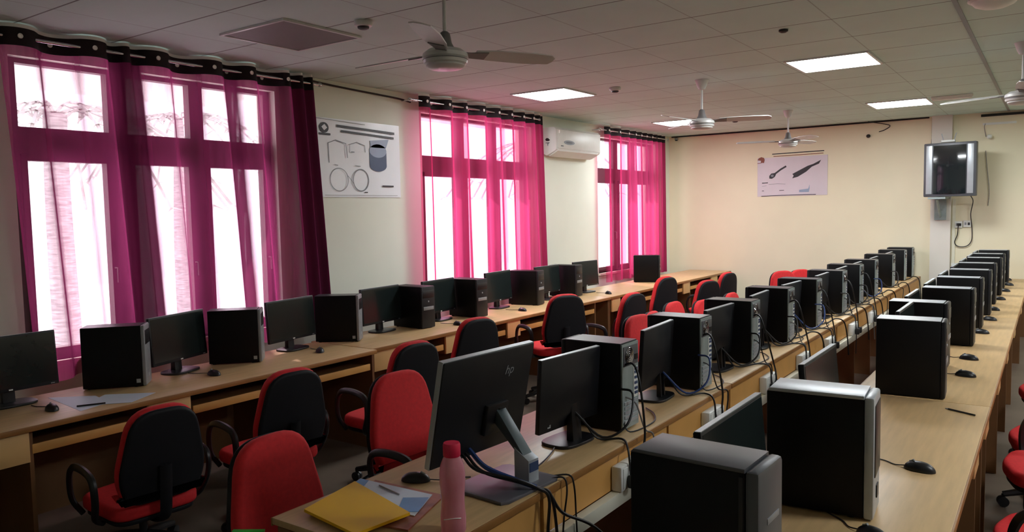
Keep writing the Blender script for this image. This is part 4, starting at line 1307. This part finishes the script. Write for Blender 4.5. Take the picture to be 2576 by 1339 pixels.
# ------------------------------------------------------------------ sockets, trunking and leads behind the middle row
tk = thing('trunking', 'long cream cable trunking along the back of the middle row desks', 'trunking', (-1.473, 1.58, 0.0))
G().box(-0.012, 0.028, 0, 10.2, 0.515, 0.572, bev=0.003).build('channel', M['tube'], tk)
SK = [2.90, 3.90, 4.88, 5.72, 6.52, 7.42, 8.3]
for i, y in enumerate(SK):
    s = thing('socket_box', 'white twin socket box behind the middle row, %s from the camera' % ORD[i], 'socket', (-1.485, y, 0.625), 0, 'white socket boxes behind the middle row')
    bo = G().box(0.001, 0.05, -0.11, 0.11, -0.052, 0.055, bev=0.008).build('body', M['white'], s)
    G().box(0.049, 0.053, -0.095, -0.005, -0.04, 0.045, bev=0.001).build('face_plate', M['white'], bo)
    G().box(0.049, 0.053, 0.005, 0.095, -0.04, 0.045, bev=0.001).build('face_plate', M['white'], bo)
    G().box(0.052, 0.056, -0.04, -0.02, 0.0, 0.03).build('switch', M['grey'], bo, 0)
    G().box(0.052, 0.056, 0.06, 0.08, 0.0, 0.03).build('switch', M['grey'], bo, 0)

def lead(pts, r, m, lab, plug=None, n=6):
    if plug is None:
        g = G().tube(smooth_path(pts, n), r, 6)
        return tag(g.build('cable', m), lab, 'cable', 'cables behind the middle row')
    t = thing('power_lead', lab, 'cable', plug, 0, 'cables behind the middle row')
    P = [(p[0] - plug[0], p[1] - plug[1], p[2] - plug[2]) for p in pts]
    G().tube(smooth_path(P, n), r, 6).build('cord', m, t)
    g = G()
    g.prism([(-0.02, -0.03), (0.02, -0.03), (0.024, 0.0), (0.016, 0.022), (-0.016, 0.022), (-0.024, 0.0)], 0.0, 0.032, 'x', bev=0.005)
    g.build('plug', m, t)
    return t

rn = random.Random(11)
XE = -1.445
for i, y in enumerate(MT[:9]):
    yt = y + 0.03
    sy = SK[i] if i < len(SK) else None
    zt = ZD + 0.30
    if sy:
        sl = sy + 0.05
        lead([(-1.56, yt, zt), (-1.50, yt - 0.02, zt + 0.015), (-1.455, yt - 0.05, zt - 0.06), (-1.43, (yt + sl) / 2, ZD + 0.02), (XE + 0.015, sl + 0.01, 0.68), (-1.42, sl, 0.60)], 0.0055, M['cable'],
             'black power lead arching from the %s middle tower down to its socket' % ORD[i], (-1.428, sl, 0.615))
        sl = sy - 0.05
        lead([(-1.64, y - 0.20, ZD + 0.10), (-1.59, y - 0.16, ZD + 0.012), (-1.50, (y + sl) / 2 - 0.02, ZD + 0.010), (XE, sl + 0.02, ZD - 0.01), (-1.425, sl, 0.66), (-1.42, sl, 0.60)], 0.005, M['cable'],
             'black lead running over the desk edge from the %s middle monitor' % ORD[i], (-1.428, sl, 0.615))
    lead([(-1.56, yt - 0.03, ZD + 0.20), (-1.49, yt - 0.05, ZD + 0.19), (-1.47, yt - 0.14, ZD + 0.08), (-1.55, yt - 0.22, ZD + 0.03), (-1.66, y - 0.24, ZD + 0.14)], 0.0055, M['cable_blue'] if i % 3 == 1 else M['cable'],
         'display cable curling from the %s middle tower to its monitor' % ORD[i])
    lead([(-1.56, yt, ZD + 0.16), (-1.51, yt + 0.02, ZD + 0.13), (-1.48, yt + 0.05, ZD + 0.01), (XE, yt + 0.07 + rn.uniform(-.05, .05), ZD - 0.02), (-1.44, yt + 0.06, 0.58), (-1.43, yt + rn.uniform(-.05, .1), 0.40)], 0.004, M['cable_grey'] if i % 3 == 0 else M['cable'],
         'network cable dropping behind the desk from the %s middle tower' % ORD[i])
    lead([(-1.57, yt, ZD + 0.06), (-1.52, yt - 0.02, ZD + 0.008), (-1.50, yt + 0.18, ZD + 0.006), (-1.56, yt + 0.32, ZD + 0.006), (-1.64, yt + 0.40, ZD + 0.006)], 0.0035, M['cable'],
         'thin cable lying on the desk past the %s middle tower' % ORD[i])
for i, y in enumerate((5.95, 6.75, 7.65, 8.45, 9.3, 10.3, 11.2)):
    lead([(-1.60, y - 0.15, ZD + 0.007), (-1.53, y, ZD + 0.012), (-1.49, y + 0.12, ZD + 0.035), (-1.44, y + 0.2, ZD + 0.0), (-1.425, y + 0.26, 0.62), (-1.42, y + 0.30, 0.45)], 0.006, M['cable'],
         'slack black cable spilling over the far part of the middle desks, %s of seven' % ORD[i])
# leads of the large near monitor
xs = -1.55
lead([(-1.735, 2.12, 0.87), (-1.66, 2.11, 0.83), (-1.53, 2.17, 0.80), (-1.475, 2.22, 0.765), (-1.44, 2.24, 0.73), (-1.435, 2.22, 0.60), (-1.43, 2.20, 0.30)], 0.006, M['cable'], 'thick black cable hanging from the large monitor over the desk edge')
lead([(-1.735, 2.14, 0.87), (-1.65, 2.13, 0.82), (-1.52, 2.18, 0.79), (-1.47, 2.23, 0.762), (-1.442, 2.25, 0.74), (-1.42, 2.30, 0.66), (-1.36, 2.42, 0.58), (-1.28, 2.55, 0.42)], 0.006, M['cable'], 'black cable sweeping from the large monitor down into the gap between rows')
lead([(-1.735, 2.16, 0.88), (-1.65, 2.15, 0.83), (-1.54, 2.19, 0.79), (-1.48, 2.22, 0.768)], 0.009, M['cable_blue'], 'blue cable bundle in front of the silver foot of the large monitor')
lead([(-1.50, 2.34, 0.758), (-1.46, 2.37, 0.762), (-1.438, 2.36, 0.72), (-1.437, 2.33, 0.60), (-1.435, 2.30, 0.35)], 0.0035, M['cable'], 'thin lead hanging over the desk edge right of the silver foot')
lead([(-1.52, 2.36, 0.757), (-1.46, 2.41, 0.760), (-1.437, 2.41, 0.72), (-1.436, 2.42, 0.60), (-1.434, 2.43, 0.42)], 0.0035, M['cable'], 'second thin lead hanging over the desk edge right of the silver foot')
lead([(-1.475, 2.235, 0.76), (-1.44, 2.25, 0.74), (-1.43, 2.27, 0.62), (-1.43, 2.29, 0.35)], 0.006, M['cable'], 'black cable dropping straight below the large monitor base')
lead([(-1.77, 2.33, 0.757), (-1.68, 2.30, 0.757), (-1.62, 2.42, 0.756), (-1.66, 2.60, 0.756), (-1.72, 2.75, 0.757)], 0.003, M['cable'], 'thin lead looping on the desk between the large and the small monitor')

# ------------------------------------------------------------------ outside
struct('ground_outside', G().box(-60, XW - WT - 0.05, -30, 60, -3.3, -3.2), M['ground'])
def palm(x, y, h, lab, seed):
    rnd = random.Random(seed)
    t = thing('palm_tree', lab, 'tree', (x, y, -3.2), 0, 'pale palm trees outside the windows')
    pts = [(0.15 * sin(k * 0.5 + seed), 0.1 * k / 6, h * k / 8) for k in range(9)]
    G().tube(smooth_path(pts, 3), 0.20, 10, r2=0.13).build('trunk', M['trunk'], t)
    g = G()
    for k in range(13):
        a = 2 * pi * k / 13 + rnd.uniform(-.2, .2)
        L = rnd.uniform(1.6, 2.3)
        top = Vector(pts[-1])
        rib = [top + Vector((cos(a) * L * s, sin(a) * L * s, 0.8 * s - 1.9 * s * s)) for s in [i / 8 for i in range(9)]]
        g.tube(rib, 0.02, 5)
        for i in range(1, 9):
            for sd in (-1, 1):
                q = Vector((-sin(a) * sd, cos(a) * sd, -0.35)) * 0.42 * (1 - 0.06 * i)
                d = Vector((cos(a), sin(a), 0)) * 0.07
                g._add([rib[i], rib[i] + d, rib[i] + q + d * 2], [(0, 1, 2)])
    g.build('fronds', M['frond'], t, 0)
palm(-9.5, 4.25, 6.2, 'pale palm tree outside the nearest window, left one', 1)
palm(-13.5, 8.3, 6.8, 'pale palm tree outside the nearest window, right one', 2)
palm(-9.5, 14.5, 6.4, 'pale palm tree outside the second window', 3)

# ------------------------------------------------------------------ light and camera
w = bpy.data.worlds.new('overcast')
w.use_nodes = True
w.node_tree.nodes['Background'].inputs['Color'].default_value = (0.95, 0.98, 1.0, 1)
w.node_tree.nodes['Background'].inputs['Strength'].default_value = 3.4
SC.world = w
sl = bpy.data.lights.new('sun', 'SUN')
sl.energy = 4.5
sl.color = (1.0, 0.95, 0.88)
sl.angle = R(0.6)
so = bpy.data.objects.new('sun', sl)
COL.objects.link(so)
so.rotation_euler = Vector((0.72, -0.35, -0.80)).to_track_quat('-Z', 'Y').to_euler()
# concrete sunshades over the windows, outside; the nearest deepened to block the sun
for i, (a, b) in enumerate(WIN):
    struct('trim_%d' % (8 + i), G().box(XW - WT - (1.2, 0.42, 0.42)[i], XW - WT, a - 0.25, b + 0.25, WZ1 + 0.03, WZ1 + 0.11), M['ground'])

F_PX = 1928.6
yaw, pitch, roll = -0.614692, -0.071164, -0.019847
cy, sy, cp, sp = cos(yaw), sin(yaw), cos(pitch), sin(pitch)
fw = Vector((sy * cp, cy * cp, sp))
rt = Vector((cy, -sy, 0))
up = rt.cross(fw)
r2 = rt * cos(roll) + up * sin(roll)
u2 = -rt * sin(roll) + up * cos(roll)
cam = bpy.data.cameras.new('camera')
cam.sensor_fit = 'HORIZONTAL'
cam.sensor_width = 36.0
cam.lens = 36.0 * F_PX / 2576.0
cam.clip_start = 0.05
co = bpy.data.objects.new('camera', cam)
COL.objects.link(co)
co.matrix_world = Matrix(((r2.x, u2.x, -fw.x, 0), (r2.y, u2.y, -fw.y, 0), (r2.z, u2.z, -fw.z, 1.75), (0, 0, 0, 1)))
SC.camera = co

SC.view_settings.view_transform = 'Standard'
SC.view_settings.look = 'None'
SC.view_settings.exposure = 0.35
SC.cycles.use_denoising = True
SC.cycles.max_bounces = 8
SC.cycles.transparent_max_bounces = 24
SC.cycles.sample_clamp_indirect = 6.0
